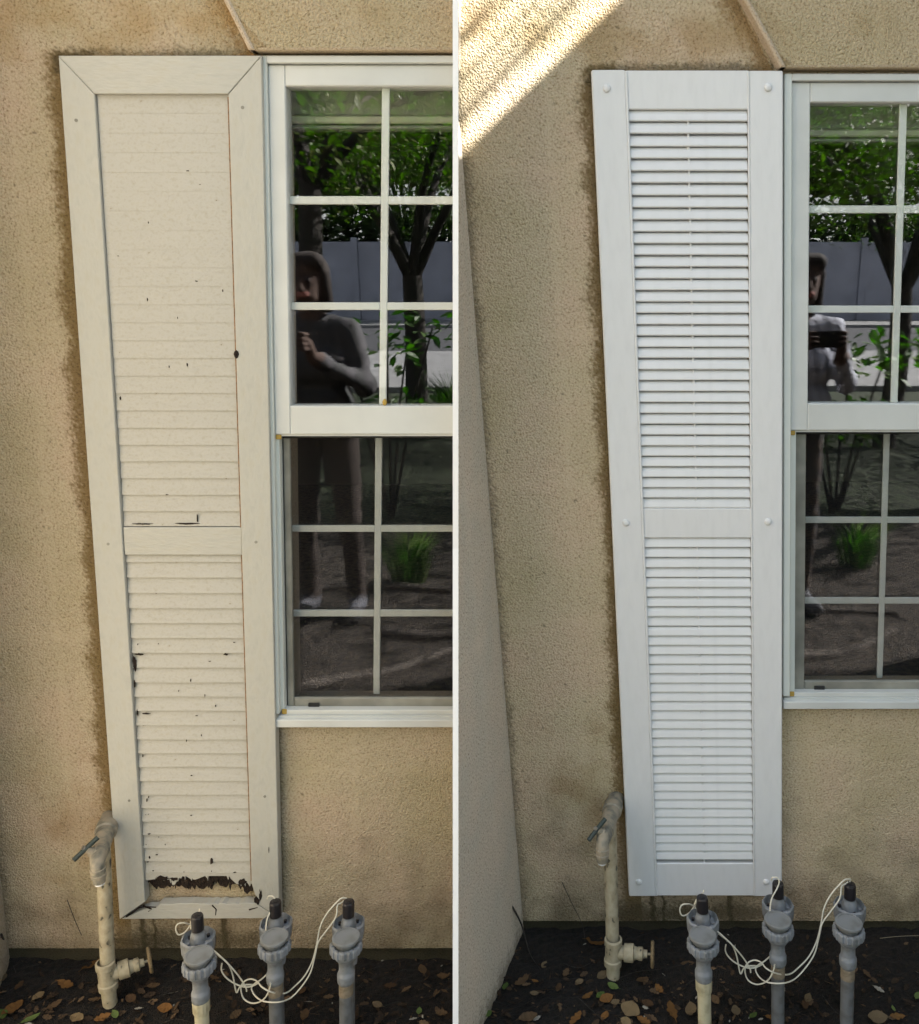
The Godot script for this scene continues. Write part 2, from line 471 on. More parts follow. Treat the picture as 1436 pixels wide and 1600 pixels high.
# a sheet of real stucco: place(s, t) puts it, normal points out, skip(s, t) leaves holes
func stucco_sheet(s_cuts: PackedFloat32Array, t_cuts: PackedFloat32Array, place: Callable, out: Vector3, colour: Callable, skip: Callable, bump := 1.0) -> ArrayMesh:
	var ns := s_cuts.size()
	var nt := t_cuts.size()
	var v := PackedVector3Array(); v.resize(ns * nt)
	var n := PackedVector3Array(); n.resize(ns * nt)
	var c := PackedColorArray(); c.resize(ns * nt)
	for j in nt:
		for i in ns:
			var q: Vector2 = Vector2(s_cuts[i], t_cuts[j])
			v[j * ns + i] = (place.call(q) as Vector3) + out * relief(q) * bump
			c[j * ns + i] = colour.call(q)
	var idx := PackedInt32Array()
	for j in nt:
		for i in ns:
			var dx := v[j * ns + mini(i + 1, ns - 1)] - v[j * ns + maxi(i - 1, 0)]
			var dy := v[mini(j + 1, nt - 1) * ns + i] - v[maxi(j - 1, 0) * ns + i]
			var m := dx.cross(dy).normalized()
			n[j * ns + i] = m if m.dot(out) > 0.0 else -m
			if i < ns - 1 and j < nt - 1 and not skip.call(Vector2((s_cuts[i] + s_cuts[i + 1]) / 2.0, (t_cuts[j] + t_cuts[j + 1]) / 2.0)):
				var k := j * ns + i
				if (v[k + 1] - v[k]).cross(v[k + ns] - v[k]).dot(out) > 0.0:
					idx.append_array([k, k + ns, k + 1, k + 1, k + ns, k + ns + 1])
				else:
					idx.append_array([k, k + 1, k + ns, k + 1, k + ns + 1, k + ns])
	var arr := []
	arr.resize(Mesh.ARRAY_MAX)
	arr[Mesh.ARRAY_VERTEX] = v
	arr[Mesh.ARRAY_NORMAL] = n
	arr[Mesh.ARRAY_COLOR] = c
	arr[Mesh.ARRAY_INDEX] = idx
	var m := ArrayMesh.new()
	m.add_surface_from_arrays(Mesh.PRIMITIVE_TRIANGLES, arr)
	return m

func cuts(from: float, to: float, step: float, also: Array = []) -> PackedFloat32Array:
	var out := PackedFloat32Array()
	var n := int(ceil((to - from) / step))
	for k in n + 1:
		out.append(lerpf(from, to, float(k) / n))
	for x in also:
		out.append(x)
	out.sort()
	var clean := PackedFloat32Array()
	for x in out:
		if clean.is_empty() or x - clean[-1] > 0.0006:
			clean.append(x)
	return clean

# where the old bay ends on its right: at the divider between the bays
func old_end(v: float, w: float) -> float:
	var g: Dictionary = BAY["old"]
	return column_x(709.5, v + g.y, -g.d + w) - g.u - g.k * v

func bay_end(b: String, v: float, w: float) -> float:
	return old_end(v, w) if b == "old" else 1.36

# an outline that runs from a0 to the bay's right end
func to_end(b: String, a0: float, v0: float, v1: float, w: float) -> PackedVector2Array:
	return PackedVector2Array([Vector2(a0, v0), Vector2(bay_end(b, v0, w), v0), Vector2(bay_end(b, v1, w), v1), Vector2(a0, v1)])

func build_wall(b: String) -> void:
	var g: Dictionary = BAY[b]
	var left: float = g.win[0] + 0.004
	var top := 2.24
	var s := cuts(0.0, 1.075 if b == "old" else 1.05, 0.0036, [left])
	var t := cuts(0.0, top, 0.0036, [WIN_BOTTOM + 0.004, WIN_TOP - 0.004])
	var place := func(q: Vector2) -> Vector3:
		var a := q.x
		if b == "old" and a > 0.9:
			a = 0.9 + (a - 0.9) * (old_end(q.y, 0.0) - 0.9) / 0.175
		return Vector3(a, q.y, 0.0)
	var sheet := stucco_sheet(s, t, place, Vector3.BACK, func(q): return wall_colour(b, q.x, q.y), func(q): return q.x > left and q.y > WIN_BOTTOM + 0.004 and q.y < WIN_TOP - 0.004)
	var wall := thing("stucco_wall", "tan stucco wall carrying the %s shutter and its window" % ("weathered cream" if b == "old" else "new white louvred"), "wall", bay_frame(b))
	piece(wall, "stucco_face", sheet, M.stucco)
	# the rest of the wall, thick, round the opening
	var st := Shape.new()
	var from := -0.25 if b == "old" else -0.012
	st.rect(from, left, 0.0, top, -0.16, -0.006)
	st.slab(to_end(b, left, 0.0, WIN_BOTTOM + 0.002, 0.0), -0.16, -0.006)
	st.slab(to_end(b, left, WIN_TOP - 0.002, top, 0.0), -0.16, -0.006)
	st.slab(to_end(b, from, top, 3.1, 0.0), -0.16, 0.0)
	if b == "new":
		st.rect(1.05, 2.3, 0.0, WIN_BOTTOM, -0.005, 0.0)
		st.rect(1.36, 2.3, 0.0, 3.1, -0.16, -0.006)
		st.rect(1.36, 2.3, WIN_BOTTOM, 3.1, -0.005, 0.0)
		st.rect(1.05, 1.36, WIN_TOP, 3.1, -0.005, 0.0)
	piece(wall, "masonry", st, M.plain_stucco if b == "old" else M.bay_stucco)
	# footing, set back under the plaster's lower lip
	st = Shape.new()
	st.slab(PackedVector2Array([Vector2(from, -0.25), Vector2(bay_end(b, 0, 0) + (0.9 if b == "new" else 0.0), -0.25), Vector2(bay_end(b, 0, 0) + (0.9 if b == "new" else 0.0), -0.002), Vector2(from, -0.002)]), -0.16, -0.014)
	piece(wall, "footing", st, M.foundation)
	# raised plaster lintel over the window, its end cut on a slant
	var lip: Array = [Vector2(0.636, 1.9405), Vector2(0.487, 2.23)] if b == "old" else [Vector2(0.6345, 1.943), Vector2(0.467, 2.23)]
	var face := func(q: Vector2) -> Vector3:
		var a: float = lerpf(lip[0].x, lip[1].x, (q.y - lip[0].y) / (lip[1].y - lip[0].y))
		return Vector3(lerpf(a, old_end(q.y, 0.03) if b == "old" else 1.1, q.x), q.y, 0.03)
	var len := 0.42 if b == "old" else 0.5
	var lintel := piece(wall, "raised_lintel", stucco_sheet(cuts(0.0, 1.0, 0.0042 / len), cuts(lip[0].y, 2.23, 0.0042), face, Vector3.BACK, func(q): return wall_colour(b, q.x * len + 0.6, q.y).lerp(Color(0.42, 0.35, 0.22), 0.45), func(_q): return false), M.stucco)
	st = Shape.new()
	st.slab(PackedVector2Array([lip[0], Vector2(bay_end(b, lip[0].y, 0.03) - (0.0 if b == "old" else 0.3), lip[0].y), Vector2(bay_end(b, 2.23, 0.03) - (0.0 if b == "old" else 0.3), 2.23), lip[1]]), 0.0, 0.0275)
	piece(lintel, "lintel_edge", st, M.edge_stucco)
	st = Shape.new()
	var lean_: Vector2 = (lip[1] - lip[0]).normalized()
	st.slab(PackedVector2Array([lip[0] + Vector2(-0.003, 0), lip[0] + Vector2(0.008, 0), lip[1] + Vector2(0.006, 0), lip[1] + Vector2(-0.005, 0)]), 0.0, 0.034, 0.003)
	piece(lintel, "corner_bead", st, M.bead_stucco)
	st = Shape.new()
	st.slab(to_end(b, lip[0].x + 0.009, lip[0].y - 0.0015, lip[0].y + 0.0055, 0.03), 0.0, 0.0305, 0.002)
	piece(lintel, "lower_bead", st, M.edge_stucco)

func build_side_walls() -> void:
	# the return wall beside the old shutter
	var g: Dictionary = BAY["old"]
	var out := Vector3(1, -0.0578, -0.274).normalized()
	var place := func(q: Vector2) -> Vector3: return Vector3(g.u + g.k * q.y + 0.274 * q.x, q.y + g.y, -g.d + q.x)
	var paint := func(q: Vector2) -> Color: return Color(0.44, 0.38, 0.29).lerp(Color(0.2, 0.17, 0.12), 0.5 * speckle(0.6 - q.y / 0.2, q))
	var wall := thing("return_wall", "plain stucco return wall at the corner beside the weathered cream shutter", "wall", Transform3D.IDENTITY)
	piece(wall, "stucco_face", stucco_sheet(cuts(0.0, 1.1, 0.008), cuts(-0.1, 2.2, 0.008), place, out, paint, func(_q): return false, 0.6), M.stucco)
	var st := Shape.new()
	for lv in [[-0.2, 2.9]]:
		var A := [place.call(Vector2(-0.02, lv[0])), place.call(Vector2(1.1, lv[0])), place.call(Vector2(1.1, lv[1])), place.call(Vector2(-0.02, lv[1]))]
		var back := -out * 0.004
		var far := -out * 0.2
		st.quad(A[0] + back, A[1] + back, A[2] + back, A[3] + back, out)
		st.quad(A[0] + far, A[1] + far, A[2] + far, A[3] + far, -out)
		st.quad(A[1] + back, A[2] + back, A[2] + far, A[1] + far, Vector3.BACK)
		st.quad(A[2] + back, A[3] + back, A[3] + far, A[2] + far, Vector3.UP)
	piece(wall, "masonry", st, M.plain_stucco)
	# the sloping wing wall between the bays and an added white strip for the border line between the two views
	var n: Dictionary = BAY["new"]
	var fin := func(v: float, w: float) -> Vector3: return Vector3(n.u + n.k * v - 0.274 * w, v, -n.d + w)
	var nose := func(v: float) -> float:
		var lo := -0.3
		var hi := 0.8
		for k in 40:
			var m := (lo + hi) / 2.0
			var p: Vector3 = fin.call(v, m)
			if p.x > column_x(714.0, p.y, p.z): lo = m
			else: hi = m
		return lo
	var top := 1.85
	for k in 60:
		if nose.call(top) < 0.006: top -= 0.005
	var face_out := Vector3(1, 0.0578, 0.274).normalized()
	var wing := thing("wing_wall", "grey beige sloping wing wall rising beside the new white shutter", "wall", Transform3D.IDENTITY)
	var wing_place := func(q: Vector2) -> Vector3: return fin.call(q.y, q.x * nose.call(q.y))
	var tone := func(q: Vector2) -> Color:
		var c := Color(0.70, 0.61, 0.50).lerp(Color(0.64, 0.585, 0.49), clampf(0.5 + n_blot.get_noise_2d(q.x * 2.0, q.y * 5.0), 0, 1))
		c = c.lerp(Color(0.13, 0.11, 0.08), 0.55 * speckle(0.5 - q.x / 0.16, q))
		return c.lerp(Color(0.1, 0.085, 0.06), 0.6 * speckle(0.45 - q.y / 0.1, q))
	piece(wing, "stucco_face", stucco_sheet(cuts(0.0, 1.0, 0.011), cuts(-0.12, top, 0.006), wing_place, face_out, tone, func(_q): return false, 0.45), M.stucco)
	# added divider: along the wing's sloping edge below, upright against the wall above
	var levels := [-0.2]
	var z_board: float = -g.d + 0.10
	for k in 60:
		levels.append(lerpf(-0.15, 3.0, k / 59.0))
	st = Shape.new()
	var body := Shape.new()
	var rows := []
	for y in levels:
		var zn: float = -n.d + nose.call(minf(y, 1.8))
		var front := maxf(zn + 0.008, z_board)
		var rear := minf(front - 0.012, -g.d - 0.02) if front <= z_board + 1e-4 else zn - 0.006
		rows.append([Vector3(column_x(707.4, y, front), y, front), Vector3(column_x(716.3, y, front), y, front), Vector3(column_x(716.3, y, rear), y, rear), Vector3(column_x(707.4, y, rear), y, rear), Vector3(column_x(713.5, y, zn - 0.004), y, zn - 0.004), Vector3(column_x(713.5, y, minf(-g.d - 0.04, zn - 0.005)), y, minf(-g.d - 0.04, zn - 0.005)), Vector3(column_x(709.6, y, minf(-g.d - 0.04, zn - 0.005)), y, minf(-g.d - 0.04, zn - 0.005)), Vector3(column_x(709.6, y, zn - 0.004), y, zn - 0.004)])
	for k in rows.size() - 1:
		var A: Array = rows[k]
		var B: Array = rows[k + 1]
		st.quad(A[0], A[1], B[1], B[0], Vector3.BACK)
		st.quad(A[1], A[2], B[2], B[1], Vector3.RIGHT)
		st.quad(A[2], A[3], B[3], B[2], Vector3.FORWARD)
		st.quad(A[3], A[0], B[0], B[3], Vector3.LEFT)
		body.quad(A[7], A[6], B[6], B[7], Vector3.LEFT)
	piece(wing, "far_face", body, M.plain_stucco)
	var board := piece(self, "added_divider", st, M.plain_white)
	tag(board, "narrow white divider added between the two bays", "divider strip")
	# closes the gap between the two wall planes above the wing
	st = Shape.new()
	st.quad(Vector3(column_x(712, -0.2, -1.83), -0.2, -1.83), Vector3(column_x(712, 3.0, -1.83), 3.0, -1.83), Vector3(column_x(712, 3.0, -2.05), 3.0, -2.05), Vector3(column_x(712, -0.2, -2.05), -0.2, -2.05), Vector3.RIGHT)
	piece(wing, "inner_return", st, M.plain_stucco)


# ---------------------------------------------------------------- windows
func build_window(b: String) -> void:
	var g: Dictionary = BAY[b]
	var old := b == "old"
	var w := thing("sash_window", "white vinyl grid window beside the %s shutter" % ("weathered cream" if old else "new white louvred"), "window", bay_frame(b))
	var x0: float = g.win[0]
	var x1: float = g.win[1]
	var x2: float = g.win[2]
	# outer frame
	var st := Shape.new()
	st.rect(x0, x1 + 0.002, WIN_BOTTOM + 0.03, WIN_TOP, -0.06, 0.018, 0.0015)
	piece(w, "side_jamb", st, M.track_vinyl)
	st = Shape.new()
	st.slab(to_end(b, x1 + 0.002, 1.9215, WIN_TOP, 0.018), -0.06, 0.0185, 0.0015)
	piece(w, "head_jamb", st, M.window_vinyl)
	# sill: lip, groove, second lip
	st = Shape.new()
	st.slab(to_end(b, x0, WIN_BOTTOM, WIN_BOTTOM + 0.0185, 0.022), -0.06, 0.022, 0.0015)
	st.slab(to_end(b, x0 + 0.004, WIN_BOTTOM + 0.0185, WIN_BOTTOM + 0.0235, 0.012), -0.06, 0.012)
	st.slab(to_end(b, x1 + 0.004, WIN_BOTTOM + 0.0235, WIN_BOTTOM + 0.0345, 0.008), -0.06, 0.006, 0.001)
	piece(w, "sill", st, M.window_vinyl)
	# inner track beside the lower sash
	st = Shape.new()
	st.rect(x1, g.low[0], WIN_BOTTOM + 0.033, 1.2315, -0.06, 0.004, 0.001)
	piece(w, "track", st, M.track_vinyl)
	# upper sash
	var us := Node3D.new()
	us.name = "upper_sash"
	w.add_child(us)
	var ls := Node3D.new()
	ls.name = "lower_sash"
	w.add_child(ls)
	st = Shape.new()
	st.rect(x1 + 0.002, x2, 1.2315, 1.9205, -0.03, 0.010, 0.002)
	piece(us, "sash_stile", st, M.window_vinyl)
	st = Shape.new()
	st.slab(to_end(b, x2, 1.884, 1.9205, 0.01), -0.03, 0.0098, 0.002)
	piece(us, "sash_rail", st, M.window_vinyl)
	st = Shape.new()
	st.slab(to_end(b, x2, 1.2315, 1.2895, 0.01), -0.03, 0.0098, 0.002)
	piece(us, "sash_rail", st, M.window_vinyl)
	st = Shape.new()
	st.slab(to_end(b, x1 + 0.004, 1.2275, 1.2315, 0.006), -0.03, 0.005)
	piece(us, "weather_strip", st, M.window_vinyl)
	var cols := [[g.mun[0], g.mun[1]]]
	if not old:
		cols.append([1.062, 1.077])
	var rows := [[1.4780, 1.4928], [1.677, 1.692]]
	grid(us, b, cols, rows, x2, 1.2895, 1.884, -0.012, -0.006)
	for z in [0.0, -0.014]:
		st = Shape.new()
		st.slab(to_end(b, x2 - 0.004, 1.285, 1.888, 0.0), z - 0.003, z)
		piece(us, "glass_pane", st, M.glass)
	# lower sash, behind its screen frame
	var l0: float = g.low[0]
	var l1: float = g.low[1]
	st = Shape.new()
	st.rect(l0 + 0.0025, l1, 0.6155, 1.2205, -0.022, -0.012, 0.0015)
	piece(ls, "screen_stile", st, M.screen_frame)
	st = Shape.new()
	st.slab(to_end(b, l1, 0.6155, 0.640, -0.012), -0.022, -0.0122, 0.003)
	piece(ls, "screen_rail", st, M.screen_frame)
	st = Shape.new()
	st.rect(l0, l0 + 0.0025, 0.613, 1.224, -0.03, -0.016)
	st.slab(to_end(b, l0, 1.2205, 1.2275, -0.012), -0.03, -0.014)
	st.slab(to_end(b, l0 + 0.0025, 0.6125, 0.6155, -0.012), -0.03, -0.014)
	piece(ls, "gasket", st, M.rubber)
	st = Shape.new()
	st.slab(to_end(b, l1 - 0.002, 0.638, 1.2205, -0.018), -0.0185, -0.018)
	piece(ls, "insect_screen", st, M.insect_screen)
	cols = [[g.lmun[0], g.lmun[1]]]
	if not old:
		cols.append([1.062, 1.076])
	grid(ls, b, cols, [[0.8215, 0.8367], [1.0138, 1.0284]], l1 - 0.01, 0.6365, 1.22, -0.042, -0.036)
	for z in [-0.030, -0.046]:
		st = Shape.new()
		st.slab(to_end(b, l1 - 0.02, 0.62, 1.224, -0.03), z - 0.003, z)
		piece(ls, "glass_pane", st, M.glass)
	# drain latch and ochre egg cases at the corners
	st = Shape.new()
	st.rect(l0 + 0.049, l0 + 0.0735, 0.6175, 0.6285, -0.012, -0.009, 0.001)
	piece(ls, "screen_latch", st, M.rubber)
	st = Shape.new()
	st.rect(x1 + 0.002, x1 + 0.014, 1.221, 1.2305, 0.0045, 0.0075, 0.002)
	st.rect(x1 + 0.004, x1 + 0.015, WIN_BOTTOM + 0.0245, WIN_BOTTOM + 0.037, 0.0045, 0.0075, 0.002)
	piece(w, "corner_block", st, M.ochre)
	if old:
		st = Shape.new()
		st.lathe([Vector2(0.0, 0.0), Vector2(0.004, 0.002), Vector2(0.0045, 0.008), Vector2(0.002, 0.013), Vector2(0.0, 0.014)], Vector3(g.mun[1] - 0.001, 1.2895, 0.004))
		piece(w, "egg_case", st, M.ochre)
	# blind drawn up behind the glass
	var bl := thing("window_blind", "grey blind rolled up inside the window beside the %s shutter" % ("weathered cream" if old else "new white"), "blind", bay_frame(b))
	st = Shape.new()
	st.slab(to_end(b, x2 - 0.05, 1.846, 1.93, -0.06), -0.11, -0.065, 0.003)
	piece(bl, "valance", st, M.blind)
	st = Shape.new()
	st.slab(to_end(b, x2 - 0.05, 1.832, 1.846, -0.06), -0.105, -0.062, 0.003)
	piece(bl, "bottom_rail", st, M.blind_rail)
	st = Shape.new()
	st.slab(to_end(b, x2 - 0.05, 1.822, 1.829, -0.06), -0.1, -0.066, 0.002)
	piece(bl, "bottom_slat", st, M.blind)
	# the dim room behind
	var room := thing("room", "dark room seen through the window beside the %s shutter" % ("weathered cream" if old else "new white"), "room", bay_frame(b))
	room.set_meta("kind", "structure")
	st = Shape.new()
	var r1 := 1.10 if old else 5.2
	var r0 := -4.2 if old else 0.05
	var zb := -5.6
	var zf := -0.161
	st.quad(Vector3(r0, -0.1, zb), Vector3(r1, -0.1, zb), Vector3(r1, 2.6, zb), Vector3(r0, 2.6, zb), Vector3.BACK)
	st.quad(Vector3(r0, -0.1, zb), Vector3(r0, -0.1, zf), Vector3(r0, 2.6, zf), Vector3(r0, 2.6, zb), Vector3.RIGHT)
	st.quad(Vector3(r1, -0.1, zb), Vector3(r1, -0.1, zf), Vector3(r1, 2.6, zf), Vector3(r1, 2.6, zb), Vector3.LEFT)
	st.quad(Vector3(r0, 2.6, zb), Vector3(r1, 2.6, zb), Vector3(r1, 2.6, zf), Vector3(r0, 2.6, zf), Vector3.DOWN)
	# the inner side of the front wall, left and right of the window
	var w0 := x0 - 0.03
	var w1 := 1.1 if old else 1.4
	st.quad(Vector3(r0, -0.1, zf), Vector3(w0, -0.1, zf), Vector3(w0, 2.6, zf), Vector3(r0, 2.6, zf), Vector3.FORWARD)
	if not old:
		st.quad(Vector3(w1, -0.1, zf), Vector3(r1, -0.1, zf), Vector3(r1, 2.6, zf), Vector3(w1, 2.6, zf), Vector3.FORWARD)
	piece(room, "room_walls", st, M.room)
	st = Shape.new()
	st.quad(Vector3(r0, -0.1, zb), Vector3(r1, -0.1, zb), Vector3(r1, -0.1, zf), Vector3(r0, -0.1, zf), Vector3.UP)
	piece(room, "room_floor", st, M.carpet)

func grid(w: Node3D, b: String, cols: Array, rows: Array, a0: float, v0: float, v1: float, z0: float, z1: float) -> void:
	for c in cols:
		var st := Shape.new()
		st.rect(c[0], c[1], v0, v1, z0, z1, 0.0012)
		piece(w, "muntin", st, M.grid_vinyl)
	for r in rows:
		var at: float = a0
		for c in cols:
			var st := Shape.new()
			st.rect(at, c[0], r[0], r[1], z0, z1, 0.0012)
			piece(w, "muntin", st, M.grid_vinyl)
			at = c[1]
		var st := Shape.new()
		st.slab(to_end(b, at, r[0], r[1], z1), z0, z1, 0.0012)
		piece(w, "muntin", st, M.grid_vinyl)


# ---------------------------------------------------------------- shutters
func jagged(a0: float, a1: float, top: float, low: Callable, n: int) -> PackedVector2Array:
	var p := PackedVector2Array([Vector2(a0, top)])
	for k in n + 1:
		var a := lerpf(a0, a1, float(k) / n)
		p.append(Vector2(a, minf(low.call(a), top - 0.002)))
	p.append(Vector2(a1, top))
	return p

# a board whose lower edge ends in splinters of uneven width and length
func splintered(a0: float, a1: float, top: float, low: float, high: float, seed_: int) -> PackedVector2Array:
	var r := RandomNumberGenerator.new()
	r.seed = seed_
	var p := PackedVector2Array([Vector2(a0, top)])
	var a := a0
	var level := r.randf_range(low, high)
	while a < a1 - 0.004:
		level = clampf(level + r.randfn() * (high - low) * 0.38, low, high)
		p.append(Vector2(a, level))
		var wide := 0.0025 + 0.020 * pow(r.randf(), 2.2)
		if r.randf() < 0.45:
			p.append(Vector2(minf(a + wide * 0.35, a1 - 0.003), maxf(level - r.randf_range(0.002, 0.012), low - 0.004)))
			p.append(Vector2(minf(a + wide * 0.6, a1 - 0.002), level + r.randf_range(-0.002, 0.004)))
		a += wide
	p.append(Vector2(a1, level))
	p.append(Vector2(a1, top))
	return p

func torn(at: Vector2, size: Vector2, seed_: int, n := 14) -> PackedVector2Array:
	var r := RandomNumberGenerator.new()
	r.seed = seed_
	var p := PackedVector2Array()
	for k in n:
		var t := TAU * k / n
		p.append(at + Vector2(cos(t) * size.x, sin(t) * size.y) * r.randf_range(0.45, 1.0))
	return p

func build_old_shutter() -> void:
	var g: Dictionary = BAY["old"]
	var s: Array = g.sh
	var i: Array = g["in"]
	var sh := thing("wooden_shutter", "weathered cream wooden shutter with rotten bottom slats", "shutter", bay_frame("old"))
	var w0 := 0.004
	var w1 := 0.028
	var gap := 0.0006
	var st := Shape.new()
	st.slab(PackedVector2Array([Vector2(s[0], s[2]), Vector2(i[0] - gap, i[2] + 0.001), Vector2(i[0] - gap, i[3] - gap), Vector2(s[0], s[3] - gap)]), w0, w1, 0.0012)
	var stile_a := piece(sh, "stile", st, M.old_paint_upright)
	st = Shape.new()
	st.slab(PackedVector2Array([Vector2(i[1] + gap, i[2] + 0.05), Vector2(i[1] + 0.008, i[2] + 0.02), Vector2(i[1] + 0.018, i[2] + 0.005), Vector2(i[1] + 0.012, i[2] - 0.004), Vector2(s[1], s[2] + 0.004), Vector2(s[1], s[3] - gap), Vector2(i[1] + gap, i[3] - gap)]), w0, w1, 0.0012)
	var stile_b := piece(sh, "stile", st, M.old_paint_upright)
	st = Shape.new()
	st.slab(PackedVector2Array([Vector2(i[0], i[3]), Vector2(i[1], i[3]), Vector2(s[1], s[3]), Vector2(s[0], s[3])]), w0, w1 + 0.0006, 0.0012)
	piece(sh, "top_rail", st, M.old_paint)
	st = Shape.new()
	var rt := func(a: float) -> float: return i[2] - 0.004 + 0.004 * n_coarse.get_noise_2d(a * 60.0, 5.0)
	var rail := PackedVector2Array([Vector2(s[0] + 0.004, s[2])])
	rail.append(Vector2(s[1] - 0.001, s[2] + 0.002))
	for k in 27:
		var a := lerpf(i[1] + 0.008, i[0] + 0.004, k / 26.0)
		rail.append(Vector2(a, rt.call(a) - (0.012 if k > 23 else 0.0)))
	st.slab(rail, w0, w1 - 0.001, 0.001)
	piece(sh, "bottom_rail", st, M.old_paint)
	st = Shape.new()
	st.rect(i[0], i[1], g.rail[0] + 0.001, g.rail[1] - 0.001, 0.006, 0.0235, 0.0015)
	piece(sh, "middle_rail", st, M.old_paint)
	# slats: each one laps over the next, the upper ones almost filled by old coats of paint
	var pitch := 0.03464
	var lines := []
	var v := 1.5587 + pitch * 8
	while v > g.rail[1] + 0.01:
		lines.append([v, minf(v + pitch, i[3] - 0.001)])
		v -= pitch
	lines.append([g.rail[1] + 0.0006, v + pitch])
	v = 0.4541 + 0.0340 * 15
	lines.append([v, g.rail[0] - 0.0006])
	while v > 0.215:
		lines.append([v - 0.0340, v])
		v -= 0.0340
	for k in lines.size():
		var lo: float = lines[k][0]
		var hi: float = lines[k][1]
		var step := 0.0066 * (0.02 + 0.98 * smoothstep(1.6, 0.65, lo))
		var f := 0.0205
		st = Shape.new()
		var sag := 0.0006 * rng.randfn()
		var nseg := 10
		if lo < 0.20:
			# the last slat has rotted through along its lower edge
			st.slab(splintered(i[0] + 0.001, i[1] - 0.001, hi + 0.004, 0.188, 0.2115, 5), f - 0.006, f)
		else:
			for q in nseg:
				var a0 := lerpf(i[0] + 0.0004, i[1] - 0.0004, float(q) / nseg)
				var a1 := lerpf(i[0] + 0.0004, i[1] - 0.0004, float(q + 1) / nseg)
				var d0 := sag * sin(PI * q / nseg) + 0.0004 * n_coarse.get_noise_2d(a0 * 40.0, k * 9.0)
				var d1 := sag * sin(PI * (q + 1) / nseg) + 0.0004 * n_coarse.get_noise_2d(a1 * 40.0, k * 9.0)
				var A := Vector3(a0, lo + d0, f)
				var B := Vector3(a1, lo + d1, f)
				var C := Vector3(a1, hi + 0.002, f - step - 0.0004)
				var D := Vector3(a0, hi + 0.002, f - step - 0.0004)
				var under := Vector3(0, 0, -0.008)
				st.quad(A, B, C, D, Vector3.BACK)
				st.quad(A, B, B + under, A + under, Vector3.DOWN)
				st.quad(A + under, B + under, C + under, D + under, Vector3.FORWARD)
				st.quad(D, C, C + under, D + under, Vector3.UP)
		piece(sh, "slat", st, M.slat_paint)
	# rotten wood that shows where slats broke away
	st = Shape.new()
	st.slab(splintered(i[0] + 0.001, i[1] - 0.001, 0.235, 0.172, 0.200, 8), 0.007, 0.0110)
	piece(sh, "rotten_backing", st, M.rot)
	st = Shape.new()
	st.slab(splintered(i[0] + 0.02, i[1] - 0.001, 0.232, 0.175, 0.205, 9), 0.0115, 0.0140)
	piece(sh, "rotten_backing", st, M.rot_brown)
	st = Shape.new()
	st.slab(splintered(i[1] - 0.055, i[1] - 0.0005, 0.225, 0.146, 0.19, 14), 0.0143, 0.0165)
	piece(sh, "rotten_backing", st, M.rot)
	var spots := [[0.352, 0.735, 0.005, 0.022], [0.3495, 0.69, 0.0025, 0.012], [0.352, 0.62, 0.002, 0.01], [0.476, 1.047, 0.03, 0.0022], [0.386, 1.0465, 0.025, 0.002], [0.5005, 1.058, 0.0016, 0.012], [0.549, 0.757, 0.006, 0.003], [0.362, 0.757, 0.012, 0.003], [0.5, 0.249, 0.004, 0.010], [0.388, 0.2055, 0.017, 0.0085], [0.412, 0.2035, 0.012, 0.006], [0.57, 0.197, 0.012, 0.012], [0.371, 0.618, 0.012, 0.002], [0.5915, 0.26, 0.003, 0.006]]
	for k in spots.size():
		var q: Array = spots[k]
		st = Shape.new()
		st.slab(torn(Vector2(q[0], q[1]), Vector2(q[2], q[3]), 40 + k, 16), 0.0195, 0.0213)
		piece(sh, "rot_patch", st, M.rot)
	var cr := RandomNumberGenerator.new()
	cr.seed = 77
	for k in 44:
		var cv := 0.22 + 1.55 * pow(cr.randf(), 1.9)
		var ca: float = i[0] + 0.006 + (i[1] - i[0] - 0.012) * pow(cr.randf(), 1.5)
		st = Shape.new()
		var up: bool = cr.randf() < 0.6
		var size := cr.randf_range(0.0008, 0.0028)
		st.slab(torn(Vector2(ca, cv), Vector2(size * (0.7 if up else 1.8), size * (1.9 if up else 0.6)), 200 + k, 9), 0.0192, 0.0209)
		piece(sh, "paint_chip", st, M.rot if cr.randf() < 0.5 else M.rot_brown)
	for q in [[0.613, 0.165, 0.0045, 0.020], [0.604, 0.152, 0.008, 0.012], [0.6345, 0.285, 0.0012, 0.010]]:
		st = Shape.new()
		st.slab(torn(Vector2(q[0], q[1]), Vector2(q[2], q[3]), int(q[0] * 900), 18), 0.026, 0.0289)
		piece(sh, "rot_patch", st, M.rot)
	for q in [[[0.300, 0.108], [0.316, 0.119], [0.329, 0.131], [0.345, 0.135], [0.37, 0.133]], [[0.34, 0.137], [0.36, 0.128], [0.352, 0.122]], [[0.50, 0.139], [0.509, 0.128], [0.507, 0.112]], [[0.585, 0.127], [0.605, 0.133]]]:
		st = Shape.new()
		st.tube(q.map(func(p): return Vector3(p[0], p[1], 0.0265)), 0.0022, 0.0012, 6)
		piece(sh, "crack", st, M.rot)
	# rust-brown grime in the seam beside the right stile
	st = Shape.new()
	st.rect(i[1] - 0.003, i[1] + 0.0004, 0.2, i[3] - 0.004, 0.0205, 0.0222)
	piece(sh, "stained_seam", st, M.rust_edge)
	for q in [[0.3092, 1.8219], [0.6183, 1.8439], [0.3161, 1.0054], [0.6227, 1.0096], [0.325, 0.41], [0.628, 0.42]]:
		st = Shape.new()
		st.lathe([Vector2(0.0032, 0.0), Vector2(0.003, 0.0008), Vector2(0.0, 0.0009)], Vector3(q[0], q[1], w1), Vector3.BACK, 10)
		piece(stile_a if q[0] < 0.45 else stile_b, "nail_head", st, M.screen_frame)
